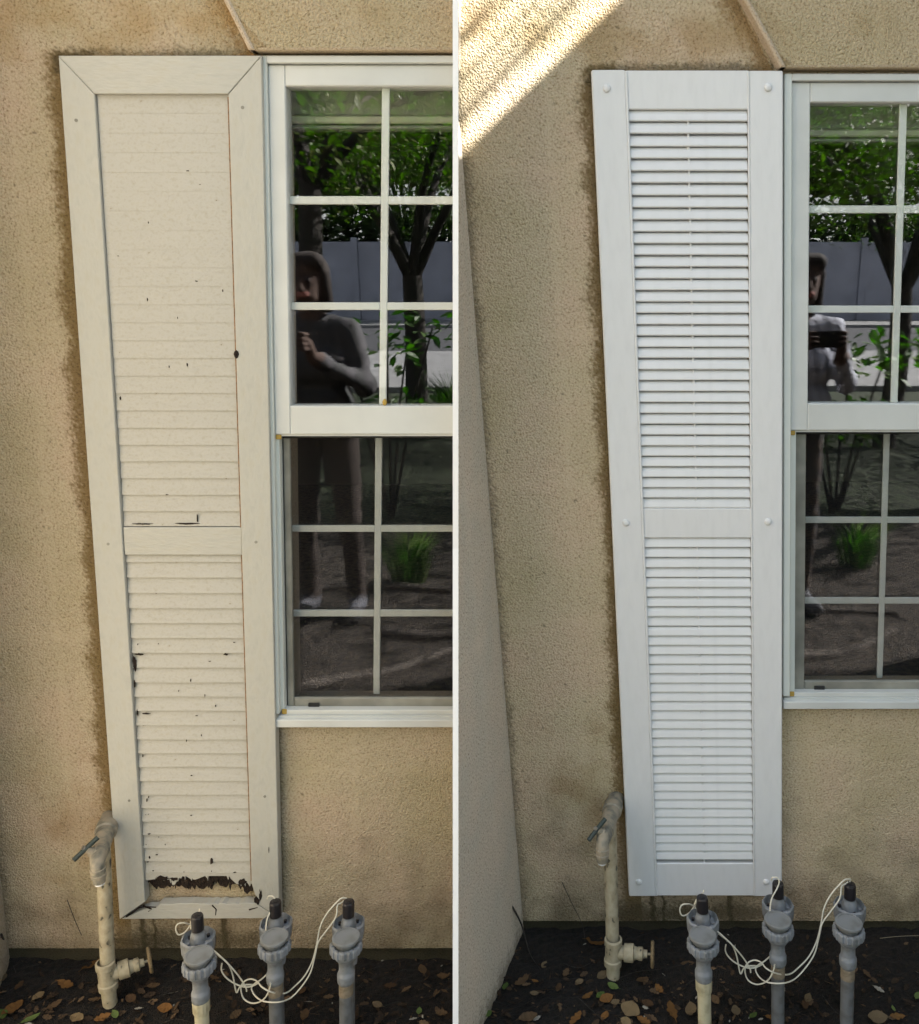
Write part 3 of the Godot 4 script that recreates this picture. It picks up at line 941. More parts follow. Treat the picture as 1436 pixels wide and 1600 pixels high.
	# a small brown cocoon stuck to the stile
	var co := thing("cocoon", "small brown cocoon stuck to the cream shutter's stile", "cocoon", bay_frame("old", 0.5935, 1.394, 0.0275))
	st = Shape.new()
	st.lathe([Vector2(0, -0.009), Vector2(0.0035, -0.006), Vector2(0.0055, 0.0), Vector2(0.004, 0.005), Vector2(0, 0.008)], Vector3.ZERO, Vector3.UP, 10)
	piece(co, "shell", st, M.rot)

func build_new_shutter() -> void:
	var g: Dictionary = BAY["new"]
	var s: Array = g.sh
	var i: Array = g["in"]
	var sh := thing("vinyl_shutter", "new white vinyl shutter with two panels of louvres", "shutter", bay_frame("new"))
	var m: StandardMaterial3D = M.new_vinyl
	var st := Shape.new()
	st.rect(s[0], i[0] - 0.003, s[2], s[3], 0.004, 0.028, 0.0025)
	var stile_a := piece(sh, "stile", st, m)
	st = Shape.new()
	st.rect(i[1] + 0.002, s[1], s[2], s[3] - 0.0015, 0.004, 0.028, 0.0025)
	var stile_b := piece(sh, "stile", st, m)
	for q in [[i[3], s[3] - 0.0008, "top_rail"], [g.rail[0], g.rail[1], "middle_rail"], [s[2] + 0.0006, i[2], "bottom_rail"]]:
		st = Shape.new()
		st.rect(i[0] - 0.003, i[1] + 0.002, q[0], q[1], 0.006, 0.0262, 0.0018)
		piece(sh, q[2], st, m)
	# inner bead beside each stile
	st = Shape.new()
	st.rect(i[0] - 0.0045, i[0] + 0.0008, s[2] + 0.002, s[3] - 0.002, 0.0262, 0.0292, 0.0014)
	piece(sh, "bead", st, m)
	st = Shape.new()
	st.rect(i[1] - 0.001, i[1] + 0.003, s[2] + 0.002, s[3] - 0.002, 0.0262, 0.0288, 0.0014)
	piece(sh, "bead", st, m)
	# louvres: lower edge forward, upper edge tucked behind the one above
	var pitch := 0.02305
	st = Shape.new()
	var a0: float = i[0] + 0.0008
	var a1: float = i[1] - 0.001
	var prof := [Vector2(0.0, 0.0236), Vector2(0.0010, 0.0253), Vector2(0.0030, 0.0256), Vector2(pitch * 0.6, 0.0226), Vector2(pitch - 0.0028, 0.0182), Vector2(pitch - 0.0028, 0.0160), Vector2(0.0, 0.0205)]
	for k in prof.size():
		var p: Vector2 = prof[k]
		var q: Vector2 = prof[(k + 1) % prof.size()]
		st.quad(Vector3(a0, p.x, p.y), Vector3(a1, p.x, p.y), Vector3(a1, q.x, q.y), Vector3(a0, q.x, q.y), Vector3(0, p.y - q.y, q.x - p.x) * (1.0 if k < 4 else 1.0))
	var blade := st.mesh()
	for panel in [[g.rail[1], 1.8471, i[3]], [i[2], 0.9745, g.rail[0]]]:
		var v: float = panel[1]
		while v > panel[0] - 0.002:
			piece(sh, "louvre", blade, m, Vector3(0, maxf(v + rng.randfn() * 0.00025, panel[0] + 0.0005), rng.randfn() * 0.0003))
			v -= pitch
		st = Shape.new()
		st.rect(a0, a1, panel[0], panel[2], 0.003, 0.0055)
		piece(sh, "backing", st, m)
		st = Shape.new()
		st.rect((a0 + a1) / 2.0 - 0.0018, (a0 + a1) / 2.0 + 0.0018, panel[0], panel[2] - 0.02, 0.0056, 0.0215)
		piece(sh, "centre_rib", st, m)
	for q in [[0.2944, 1.9057], [0.6084, 1.9069], [0.2963, 1.0313], [0.6063, 1.0342], [0.2908, 0.132], [0.5995, 0.132]]:
		st = Shape.new()
		st.lathe([Vector2(0.0078, 0.0), Vector2(0.0075, 0.0022), Vector2(0.006, 0.0044), Vector2(0.003, 0.0056), Vector2(0.0, 0.006)], Vector3(q[0], q[1], 0.0278), Vector3.BACK, 24)
		piece(stile_a if q[0] < 0.45 else stile_b, "rivet_cap", st, m)


# ---------------------------------------------------------------- irrigation valves, wires, tap
const SOIL := -0.04

func build_valve(b: String, cap_px: Vector2, rear_px: Vector2, cream: bool, label: String) -> void:
	var top := at_level(cap_px.x, cap_px.y, 0.255)
	var rear := at_level(rear_px.x, rear_px.y, 0.232)
	var k: float = BAY[b].k
	var base := Vector3(top.x - k * (0.255 - SOIL), SOIL, top.z)
	var o := thing("sprinkler_valve", label, "sprinkler valve", lean(b, base), "sprinkler valves in front of the %s shutter" % ("cream" if b == "old" else "white"))
	var h := 0.255 - SOIL
	var r := Vector3(rear.x - top.x - k * (0.232 - 0.255), 0, rear.z - top.z)
	if r.length() > 0.115: r = r.normalized() * 0.115
	var st := Shape.new()
	st.lathe([Vector2(0.0138, -0.04), Vector2(0.0138, h - 0.10)], Vector3.ZERO)
	piece(o, "pipe", st, M.cream_pipe if cream else M.grey_pipe)
	if cream:
		st = Shape.new()
		st.lathe([Vector2(0.0138, h - 0.134), Vector2(0.0165, h - 0.133), Vector2(0.0168, h - 0.108), Vector2(0.0155, h - 0.106)], Vector3.ZERO, Vector3.UP, 32, 12, 0.015)
		piece(o, "coupling", st, M.cream_pipe)
	else:
		st = Shape.new()
		st.lathe([Vector2(0.0142, h - 0.138), Vector2(0.0146, h - 0.137), Vector2(0.0146, h - 0.112), Vector2(0.0138, h - 0.111)], Vector3.ZERO)
		piece(o, "tape_band", st, M.tan_band)
	st = Shape.new()
	st.lathe([Vector2(0.0145, h - 0.107), Vector2(0.0172, h - 0.106), Vector2(0.0178, h - 0.101), Vector2(0.0178, h - 0.088), Vector2(0.0166, h - 0.085), Vector2(0.0148, h - 0.080), Vector2(0.0145, h - 0.064), Vector2(0.0162, h - 0.054), Vector2(0.0225, h - 0.046), Vector2(0.0245, h - 0.042), Vector2(0.0245, h - 0.033)], Vector3.ZERO)
	piece(o, "valve_body", st, M.grey_plastic)
	st = Shape.new()
	st.lathe([Vector2(0.0245, h - 0.0355), Vector2(0.0300, h - 0.035), Vector2(0.0318, h - 0.031), Vector2(0.0318, h - 0.019), Vector2(0.0300, h - 0.0155), Vector2(0.0262, h - 0.015), Vector2(0.0215, h - 0.0195)], Vector3.ZERO, Vector3.UP, 128, 16, 0.035)
	piece(o, "ring_nut", st, M.grey_plastic)
	st = Shape.new()
	st.lathe([Vector2(0.0205, h - 0.019), Vector2(0.0205, h - 0.0075), Vector2(0.0272, h - 0.007), Vector2(0.0280, h - 0.0055), Vector2(0.0280, h - 0.0015), Vector2(0.0268, h), Vector2(0.0225, h + 0.0004), Vector2(0.0222, h - 0.0006), Vector2(0.0, h - 0.0004)], Vector3.ZERO, Vector3.UP, 40)
	piece(o, "vent_cap", st, M.cap_top)
	# the arm to the valve behind
	st = Shape.new()
	st.tube([Vector3(0, h - 0.05, 0), r * 0.5 + Vector3(0, h - 0.056, 0), r + Vector3(0, h - 0.062, 0)], 0.0145, 0.02, 16)
	piece(o, "arm", st, M.grey_plastic)
	var hr := 0.232 - SOIL
	st = Shape.new()
	st.lathe([Vector2(0.0138, -0.04), Vector2(0.0138, hr - 0.09)], r)
	piece(o, "pipe", st, M.grey_pipe)
	st = Shape.new()
	st.lathe([Vector2(0.0145, hr - 0.10), Vector2(0.019, hr - 0.098), Vector2(0.0195, hr - 0.07), Vector2(0.025, hr - 0.055), Vector2(0.0325, hr - 0.03), Vector2(0.0335, hr - 0.012), Vector2(0.0335, hr - 0.002), Vector2(0.030, hr + 0.001), Vector2(0.0285, hr - 0.004), Vector2(0.0265, hr - 0.011), Vector2(0.0, hr - 0.012)], r, Vector3.UP, 48, 8, 0.02)
	var bonnet := piece(o, "bonnet", st, M.grey_plastic)
	for j in 6:
		var t := TAU * (j + 0.3) / 6
		st = Shape.new()
		st.lathe([Vector2(0.0036, 0.0), Vector2(0.0036, 0.006), Vector2(0.0, 0.0065)], r + Vector3(cos(t) * 0.021, hr - 0.0118, sin(t) * 0.021), Vector3.UP, 8)
		piece(bonnet, "screw", st, M.black_plastic if j % 2 else M.grey_plastic)
	st = Shape.new()
	st.lathe([Vector2(0.0175, hr - 0.012), Vector2(0.015, hr + 0.004), Vector2(0.0125, hr + 0.012), Vector2(0.0125, hr + 0.016)], r, Vector3.UP, 24)
	piece(o, "solenoid_seat", st, M.grey_plastic)
	st = Shape.new()
	st.lathe([Vector2(0.0112, hr + 0.015), Vector2(0.0122, hr + 0.0165), Vector2(0.0122, hr + 0.047), Vector2(0.0110, hr + 0.0505), Vector2(0.006, hr + 0.0515), Vector2(0.006, hr + 0.053), Vector2(0.0, hr + 0.0535)], r, Vector3.UP, 28)
	piece(o, "solenoid", st, M.black_plastic)

func smooth_line(pts: Array, steps := 6) -> Array:
	var c := Curve3D.new()
	for k in pts.size():
		var t: Vector3 = (pts[mini(k + 1, pts.size() - 1)] - pts[maxi(k - 1, 0)]) / 6.0
		c.add_point(pts[k], -t, t)
	var out := []
	var n: int = (pts.size() - 1) * steps
	for k in n + 1:
		out.append(c.sample(int(float(k) / steps) if k < n else pts.size() - 2, fmod(float(k) / steps, 1.0) if k < n else 1.0))
	return out

func build_wires(b: String) -> void:
	var shift := Vector2(0, 0) if b == "new" else Vector2(-787.5, 29.5)
	var z0: float = -1.672 if b == "new" else -1.625
	var runs := [
		[[75, 850, 0.0], [95, 885, 0.01], [165, 960, 0.03], [240, 1020, 0.05], [300, 1070, 0.06], [330, 1140, 0.06], [352, 1245, 0.06], [372, 1215, 0.06], [400, 1200, 0.06], [470, 1200, 0.055]],
		[[120, 760, -0.01], [90, 800, 0.0], [80, 850, 0.0], [130, 920, 0.02], [230, 1005, 0.055], [290, 1060, 0.065], [345, 1120, 0.065], [380, 1165, 0.06], [410, 1215, 0.06], [415, 1240, 0.06]],
		[[265, 1070, 0.06], [262, 1110, 0.06], [285, 1150, 0.06], [330, 1185, 0.06], [390, 1210, 0.06], [440, 1210, 0.06], [485, 1190, 0.06]],
		[[1015, 690, -0.012], [1020, 676, -0.01], [990, 675, -0.005], [960, 700, 0.0], [900, 770, 0.01], [860, 850, 0.02], [840, 950, 0.03], [815, 1050, 0.04], [770, 1140, 0.05], [710, 1205, 0.06], [650, 1250, 0.06], [570, 1245, 0.09], [510, 1215, 0.09], [480, 1180, 0.07], [440, 1165, 0.06], [400, 1180, 0.06], [380, 1220, 0.06], [395, 1280, 0.06], [440, 1310, 0.07], [490, 1305, 0.08], [530, 1275, 0.09], [555, 1220, 0.09], [560, 1190, 0.09]],
		[[1005, 690, -0.01], [985, 705, -0.005], [965, 720, 0.0], [955, 790, 0.01], [900, 870, 0.02], [850, 940, 0.03], [830, 1020, 0.04], [800, 1130, 0.05], [740, 1220, 0.06], [680, 1280, 0.07], [610, 1305, 0.095], [520, 1300, 0.09], [470, 1270, 0.07], [445, 1225, 0.06], [460, 1195, 0.06], [500, 1170, 0.06], [545, 1130, 0.05]],
		[[530, 895, 0.03], [540, 800, 0.015], [575, 730, 0.0], [588, 690, -0.005], [575, 665, -0.008], [548, 664, -0.01], [540, 680, -0.012]],
		[[70, 835, 0.0], [40, 825, 0.01], [0, 830, 0.015], [-15, 860, 0.015], [0, 895, 0.015], [35, 885, 0.01], [65, 850, 0.0], [85, 800, -0.008], [110, 775, -0.01], [130, 750, -0.012], [128, 742, -0.015]],
	]
	var o := thing("solenoid_wires", "thin cream wires looping between the valves before the %s shutter" % ("cream" if b == "old" else "white"), "wires", Transform3D.IDENTITY)
	for run in runs:
		var st := Shape.new()
		var pts := []
		for q in run:
			pts.append(at_depth(1066 + q[0] / 3.88 + shift.x, 1200 + q[1] / 3.88 + shift.y, z0 + q[2]))
		st.tube(smooth_line(pts), 0.0016, 0.0016, 7)
		piece(o, "wire", st, M.wire)

func build_tap(b: String) -> void:
	var old := b == "old"
	var px := func(x: float, y: float) -> Vector2: return Vector2(x, y) + (Vector2(-790, 30) if old else Vector2.ZERO)
	var g: Dictionary = BAY[b]
	var lv := 0.335
	var q: Vector2 = px.call(962, 1248)
	var a := at_depth(q.x, q.y, -g.d)
	lv = a.y
	q = px.call(946, 1300)
	var e := at_level(q.x, q.y, lv)
	q = px.call(958, 1528) + (Vector2(4, 8) if old else Vector2.ZERO)
	var foot := at_level(q.x, q.y, SOIL)
	var o := thing("garden_tap", "old painted garden tap on a standpipe beside the %s shutter" % ("weathered cream" if old else "new white"), "tap", Transform3D(Basis.IDENTITY, foot))
	a -= foot
	e -= foot
	var dir := (e - a).normalized()
	var st := Shape.new()
	st.tube([a - dir * 0.03, a + dir * 0.02, a + dir * 0.021, e], 0.0195, 0.0185, 20)
	piece(o, "wall_pipe", st, M.worn_pipe)
	st = Shape.new()
	st.lathe([Vector2(0.0185, -0.002), Vector2(0.0225, 0.0), Vector2(0.023, 0.026), Vector2(0.0195, 0.03)], a + dir * 0.03, dir, 22)
	piece(o, "pipe_collar", st, M.worn_pipe)
	# riser, with its lean, and the tee at its foot
	var mid := a.lerp(e, 0.62)
	st = Shape.new()
	st.tube([Vector3(0, -0.06, 0), Vector3(0, 0.02, 0), Vector3(mid.x, mid.y - 0.01, lerpf(0, mid.z, 0.8))], 0.0158, 0.0155, 20)
	piece(o, "riser", st, M.painted_pipe)
	var y := 0.072
	st = Shape.new()
	st.lathe([Vector2(0.016, y - 0.036), Vector2(0.0205, y - 0.034), Vector2(0.021, y - 0.02), Vector2(0.0185, y - 0.017), Vector2(0.0185, y + 0.018), Vector2(0.0205, y + 0.02), Vector2(0.0205, y + 0.034), Vector2(0.016, y + 0.036)], Vector3(mid.x * y / mid.y * 0.5, 0, 0), Vector3.UP, 24)
	piece(o, "tee", st, M.painted_pipe)
	st = Shape.new()
	var br := Vector3(0.87, 0.02, -0.5).normalized() if old else Vector3(1, 0.02, 0.12).normalized()
	st.lathe([Vector2(0.0, 0.0), Vector2(0.016, 0.001), Vector2(0.016, 0.024), Vector2(0.021, 0.025), Vector2(0.0215, 0.046), Vector2(0.016, 0.048), Vector2(0.014, 0.056), Vector2(0.0155, 0.058), Vector2(0.0155, 0.067), Vector2(0.010, 0.069), Vector2(0.009, 0.078), Vector2(0.003, 0.079), Vector2(0.003, 0.094), Vector2(0.0, 0.0945)], Vector3(0, y, 0), br, 8)
	var gate := piece(o, "gate_valve", st, M.painted_pipe)
	st = Shape.new()
	var wheel := []
	var wx := br.cross(Vector3.UP).normalized()
	var wy := wx.cross(br)
	for k in 25:
		wheel.append(Vector3(0, y, 0) + br * 0.09 + (wx * cos(TAU * k / 24) + wy * sin(TAU * k / 24)) * (0.026 + 0.0014 * sin(TAU * k / 3.0)))
	st.tube(wheel, 0.0042, 0.0042, 7, false)
	for k in 3:
		var d := wx * cos(TAU * k / 3) + wy * sin(TAU * k / 3)
		st.tube([Vector3(0, y, 0) + br * 0.088, Vector3(0, y, 0) + br * 0.09 + d * 0.026], 0.0034, 0.003, 6)
	piece(gate, "hand_wheel", st, M.rusty_wheel)
	# tap body: bends down to the hose outlet, tee handle on top
	var t0 := e
	st = Shape.new()
	st.tube(smooth_line([e - dir * 0.02, e + dir * 0.012, e + dir * 0.028 + Vector3(0, -0.003, 0), e + dir * 0.037 + Vector3(0, -0.012, 0), e + dir * 0.038 + Vector3(0, -0.022, 0)], 5), 0.0185, 0.0128, 18)
	piece(o, "tap_body", st, M.worn_pipe)
	st = Shape.new()
	var spout := e + dir * 0.038 + Vector3(0, -0.016, 0)
	st.lathe([Vector2(0.0, 0.0), Vector2(0.009, 0.0002), Vector2(0.009, -0.006), Vector2(0.0125, -0.007), Vector2(0.0125, 0.004), Vector2(0.015, 0.005), Vector2(0.0155, 0.012), Vector2(0.0135, 0.0135), Vector2(0.0135, 0.017), Vector2(0.0155, 0.0185), Vector2(0.0155, 0.026), Vector2(0.012, 0.028)], spout + Vector3(0, -0.026, 0), Vector3.UP, 20)
	piece(o, "hose_outlet", st, M.worn_pipe)
	st = Shape.new()
	st.lathe([Vector2(0.0, -0.0065), Vector2(0.004, -0.0065), Vector2(0.0045, -0.010), Vector2(0.0095, -0.0105), Vector2(0.0105, -0.007), Vector2(0.0105, 0.0)], spout + Vector3(0, -0.028, 0), Vector3.UP, 18)
	piece(o, "white_tip", st, M.plain_white)
	st = Shape.new()
	var stem := Vector3(-0.55, 0.72, 0.42).normalized()
	var hub := e + dir * 0.012 + stem * 0.012
	st.lathe([Vector2(0.0125, -0.004), Vector2(0.012, 0.006), Vector2(0.008, 0.008), Vector2(0.007, 0.018), Vector2(0.0, 0.019)], hub, stem, 16)
	piece(o, "packing_nut", st, M.worn_pipe)
	st = Shape.new()
	var bar := Vector3(0.62, 0.52, -0.55).normalized()
	hub += stem * 0.02
	st.tube([hub - bar * 0.030, hub - bar * 0.026, hub - bar * 0.008, hub, hub + bar * 0.008, hub + bar * 0.026, hub + bar * 0.030], 0.0052, 0.0052, 9)
	var handle := piece(o, "tee_handle", st, M.green_iron)
	st = Shape.new()
	st.lathe([Vector2(0.0045, 0.0), Vector2(0.0045, 0.0035), Vector2(0.0, 0.004)], hub + stem * 0.004, stem, 10)
	piece(handle, "handle_screw", st, M.chrome)


# ---------------------------------------------------------------- ground, leaves
func build_bed() -> void:
	var n := noise(61, 1.0, 4)
	var nx := 230
	var nz := 90
	var v := PackedVector3Array()
	var c := PackedColorArray()
	for j in nz + 1:
		for i in nx + 1:
			var x := lerpf(-1.75, 2.15, float(i) / nx)
			var z := lerpf(-2.0, -1.0, float(j) / nz)
			var h := SOIL - 0.004 + 0.012 * n.get_noise_2d(x * 9.0, z * 9.0) + 0.007 * n.get_noise_2d(x * 38.0, z * 38.0)
			h += 0.012 * smoothstep(-1.7, -1.85, z)
			v.append(Vector3(x, h, z))
			c.append(Color.WHITE)
	var idx := PackedInt32Array()
	for j in nz:
		for i in nx:
			var k := j * (nx + 1) + i
			idx.append_array([k, k + 1, k + nx + 1, k + 1, k + nx + 2, k + nx + 1])
	var st := SurfaceTool.new()
	st.begin(Mesh.PRIMITIVE_TRIANGLES)
	for p in v:
		st.add_vertex(p)
	for k in idx:
		st.add_index(k)
	st.generate_normals()
	structure("soil_bed", st.commit(), M.soil, "dark soil bed along the foot of the stucco walls")

func leaf_mesh(r: RandomNumberGenerator, colour: Color, lobed: bool) -> ArrayMesh:
	var st := Shape.new()
	st.tint = colour
	var n := 9
	var wide := r.randf_range(0.24, 0.42)
	var curl := r.randf_range(0.1, 0.5)
	var rows := []
	for k in n + 1:
		var t := float(k) / n
		var half := wide * pow(sin(PI * clampf(t * 0.94 + 0.03, 0, 1)), 0.8)
		if lobed:
			half *= 0.62 + 0.38 * absf(sin(t * 9.5))
		var y := curl * (t - 0.5) * (t - 0.5) + r.randf_range(-0.015, 0.015)
		var up := r.randf_range(0.02, 0.14)
		rows.append([Vector3(t - 0.5, y + up * half * 2.0, -half), Vector3(t - 0.5, y, 0), Vector3(t - 0.5, y + up * half * 2.4, half)])
	for k in n:
		for s in 2:
			var a: Vector3 = rows[k][s]
			var b: Vector3 = rows[k][s + 1]
			var d: Vector3 = rows[k + 1][s + 1]
			var e: Vector3 = rows[k + 1][s]
			st.quad(a, b, d, e, Vector3.UP)
	st.tube([Vector3(-0.5, curl * 0.25, 0), Vector3(-0.68, curl * 0.25 - 0.02, 0.03)], 0.012, 0.01, 4)
	return st.mesh()

func build_leaves() -> void:
	var r := RandomNumberGenerator.new()
	r.seed = 71
	var tones := {
		"brown": [Color(0.085, 0.052, 0.028), Color(0.06, 0.038, 0.022), Color(0.10, 0.065, 0.036)],
		"orange": [Color(0.16, 0.08, 0.028), Color(0.13, 0.068, 0.026)],
		"tan": [Color(0.17, 0.125, 0.07), Color(0.13, 0.095, 0.055)],
		"green": [Color(0.07, 0.105, 0.03), Color(0.10, 0.14, 0.045)],
	}
	var meshes := {}
	for k in tones:
		meshes[k] = []
		for c in tones[k]:
			meshes[k].append(leaf_mesh(r, c, false))
			meshes[k].append(leaf_mesh(r, c, k == "brown" or k == "orange"))
	# leaves one can pick out in the bed: pixel, length in metres, tone
	var spots := [
		[932, 1472, 0.055, "orange"], [815, 1533, 0.045, "brown"], [836, 1533, 0.018, "orange"], [806, 1485, 0.03, "brown"], [835, 1552, 0.022, "tan"], [918, 1556, 0.032, "orange"], [958, 1541, 0.03, "green"], [938, 1555, 0.026, "green"], [947, 1560, 0.035, "orange"], [961, 1566, 0.022, "tan"], [985, 1577, 0.05, "tan"], [900, 1592, 0.045, "orange"], [1050, 1580, 0.055, "orange"], [1080, 1578, 0.04, "tan"], [825, 1589, 0.045, "brown"], [762, 1584, 0.022, "green"], [790, 1541, 0.024, "green"], [945, 1588, 0.03, "orange"], [1012, 1568, 0.03, "brown"], [941, 1524, 0.035, "tan"], [1030, 1545, 0.03, "orange"], [1006, 1595, 0.035, "orange"], [978, 1596, 0.028, "tan"], [1177, 1587, 0.025, "green"], [1205, 1590, 0.028, "orange"], [1258, 1570, 0.03, "brown"], [1371, 1590, 0.045, "tan"], [1402, 1588, 0.035, "orange"], [1396, 1576, 0.018, "green"], [1433, 1556, 0.026, "green"], [1074, 1506, 0.035, "brown"], [1150, 1580, 0.03, "tan"], [1118, 1562, 0.03, "brown"], [1262, 1560, 0.03, "tan"], [884, 1520, 0.03, "brown"], [850, 1508, 0.024, "tan"], [873, 1543, 0.028, "brown"], [905, 1534, 0.022, "tan"], [1003, 1531, 0.03, "brown"],
		[145, 1508, 0.05, "orange"], [20, 1576, 0.05, "orange"], [5, 1530, 0.03, "tan"], [48, 1592, 0.04, "green"], [103, 1538, 0.05, "orange"], [160, 1590, 0.035, "orange"], [180, 1585, 0.03, "green"], [148, 1562, 0.03, "brown"], [60, 1556, 0.03, "tan"], [472, 1549, 0.025, "brown"], [655, 1580, 0.022, "green"], [368, 1585, 0.03, "brown"], [476, 1586, 0.035, "brown"], [690, 1582, 0.03, "brown"], [85, 1570, 0.035, "brown"], [120, 1590, 0.035, "tan"], [205, 1560, 0.03, "brown"], [258, 1575, 0.035, "orange"], [335, 1528, 0.03, "brown"], [240, 1540, 0.03, "brown"], [610, 1540, 0.03, "brown"], [590, 1570, 0.028, "tan"], [692, 1525, 0.03, "brown"], [660, 1515, 0.035, "brown"], [30, 1540, 0.03, "brown"], [3, 1585, 0.035, "green"]]
	for s in spots:
		var p := at_level(s[0], s[1], SOIL + 0.008)
		var side := "white" if s[0] > 712 else "cream"
		var called: String = {"brown": "dry brown leaf lying on the soil before the %s shutter", "orange": "orange fallen leaf lying on the soil before the %s shutter", "tan": "pale tan fallen leaf lying on the soil before the %s shutter", "green": "small green leaf lying on the soil before the %s shutter"}[s[3]] % side
		var o := piece(self, "fallen_leaf", meshes[s[3]][r.randi() % meshes[s[3]].size()], M.leaf_litter, p)
		tag(o, called, "leaf", "%s leaves on the soil before the %s shutter" % [s[3], side])
		o.basis = Basis(Vector3.UP, r.randf() * TAU) * Basis(Vector3.RIGHT, r.randf_range(-0.4, 0.4)) * Basis.from_scale(Vector3.ONE * s[2] * 0.95)
	# crumbs of leaf, bark and grit
	var mm := MultiMesh.new()
	mm.transform_format = MultiMesh.TRANSFORM_3D
	mm.use_colors = true
	mm.mesh = leaf_mesh(r, Color.WHITE, true)
	mm.instance_count = 8500
	for k in mm.instance_count:
		var x := r.randf_range(-1.6, 2.0)
		var z := r.randf_range(-1.92, -1.1)
		var s := 0.006 + 0.022 * pow(r.randf(), 2.2)
		mm.set_instance_transform(k, Transform3D(Basis(Vector3.UP, r.randf() * TAU) * Basis(Vector3.RIGHT, r.randf_range(-0.9, 0.9)) * Basis.from_scale(Vector3.ONE * s), Vector3(x, SOIL + r.randf_range(0.0, 0.008), z)))
		var tone := r.randf()
		mm.set_instance_color(k, Color(0.03, 0.021, 0.015).lerp(Color(0.13, 0.085, 0.05), tone * tone * tone) if r.randf() > 0.03 else Color(0.28, 0.26, 0.22))
	var litter := MultiMeshInstance3D.new()
	litter.name = "leaf_litter"
	litter.multimesh = mm
	litter.material_override = M.leaf_litter
	add_child(litter)
	tag(litter, "crumbled dark leaf litter covering the soil bed", "leaf litter", "", "stuff")
	# twigs
	var twigs := [[[800, 1416], [815, 1445], [828, 1490], [845, 1515]], [[905, 1560], [930, 1583], [955, 1603]], [[878, 1378], [893, 1410], [910, 1445], [914, 1470]], [[1285, 1555], [1305, 1580], [1330, 1600]], [[1130, 1540], [1150, 1560], [1180, 1572]], [[1375, 1466], [1405, 1463], [1436, 1462]], [[2, 1460], [12, 1485], [25, 1520]], [[105, 1406], [118, 1440], [135, 1478], [140, 1490]], [[605, 1494], [650, 1491], [707, 1486]], [[250, 1600], [275, 1592], [300, 1598]], [[880, 1505], [905, 1512], [930, 1500]], [[968, 1528], [995, 1518], [1030, 1515]]]
	for t in twigs:
		var st := Shape.new()
		var pts := []
		for k in t.size():
			var lift: float = 0.012
			if t[k][1] < 1478.0:
				pts.append(at_depth(t[k][0], t[k][1], (-1.86 if t[k][0] > 712 else -1.76) ))
			else:
				pts.append(at_level(t[k][0], t[k][1], SOIL + lift))
		st.tube(smooth_line(pts, 4), 0.0028 if t[0][0] in [800, 2] else 0.0008 if t[0][0] in [1375, 605] else 0.0010, 0.0006, 6)
		var pale: bool = t[0][0] in [1375, 605]
		var o := piece(self, "twig", st, M.tan_band if pale else M.bark)
		tag(o, "thin %s twig lying on the soil by the %s shutter" % ["pale" if pale else "dark", "white" if t[0][0] > 712 else "cream"], "twig", "%s twigs by the %s shutter" % ["pale" if pale else "dark", "white" if t[0][0] > 712 else "cream"])


# ---------------------------------------------------------------- people (seen mirrored in the panes)
# bones: from, to, radius, radius, colour key; joined by a smooth minimum and meshed as surface nets
func bone_distance(p: Vector3, b: Array) -> float:
	var a: Vector3 = b[0]
	var d: Vector3 = b[1] - a
	var t := clampf((p - a).dot(d) / maxf(d.length_squared(), 1e-9), 0.0, 1.0)
	return p.distance_to(a + d * t) - lerpf(b[2], b[3], t)

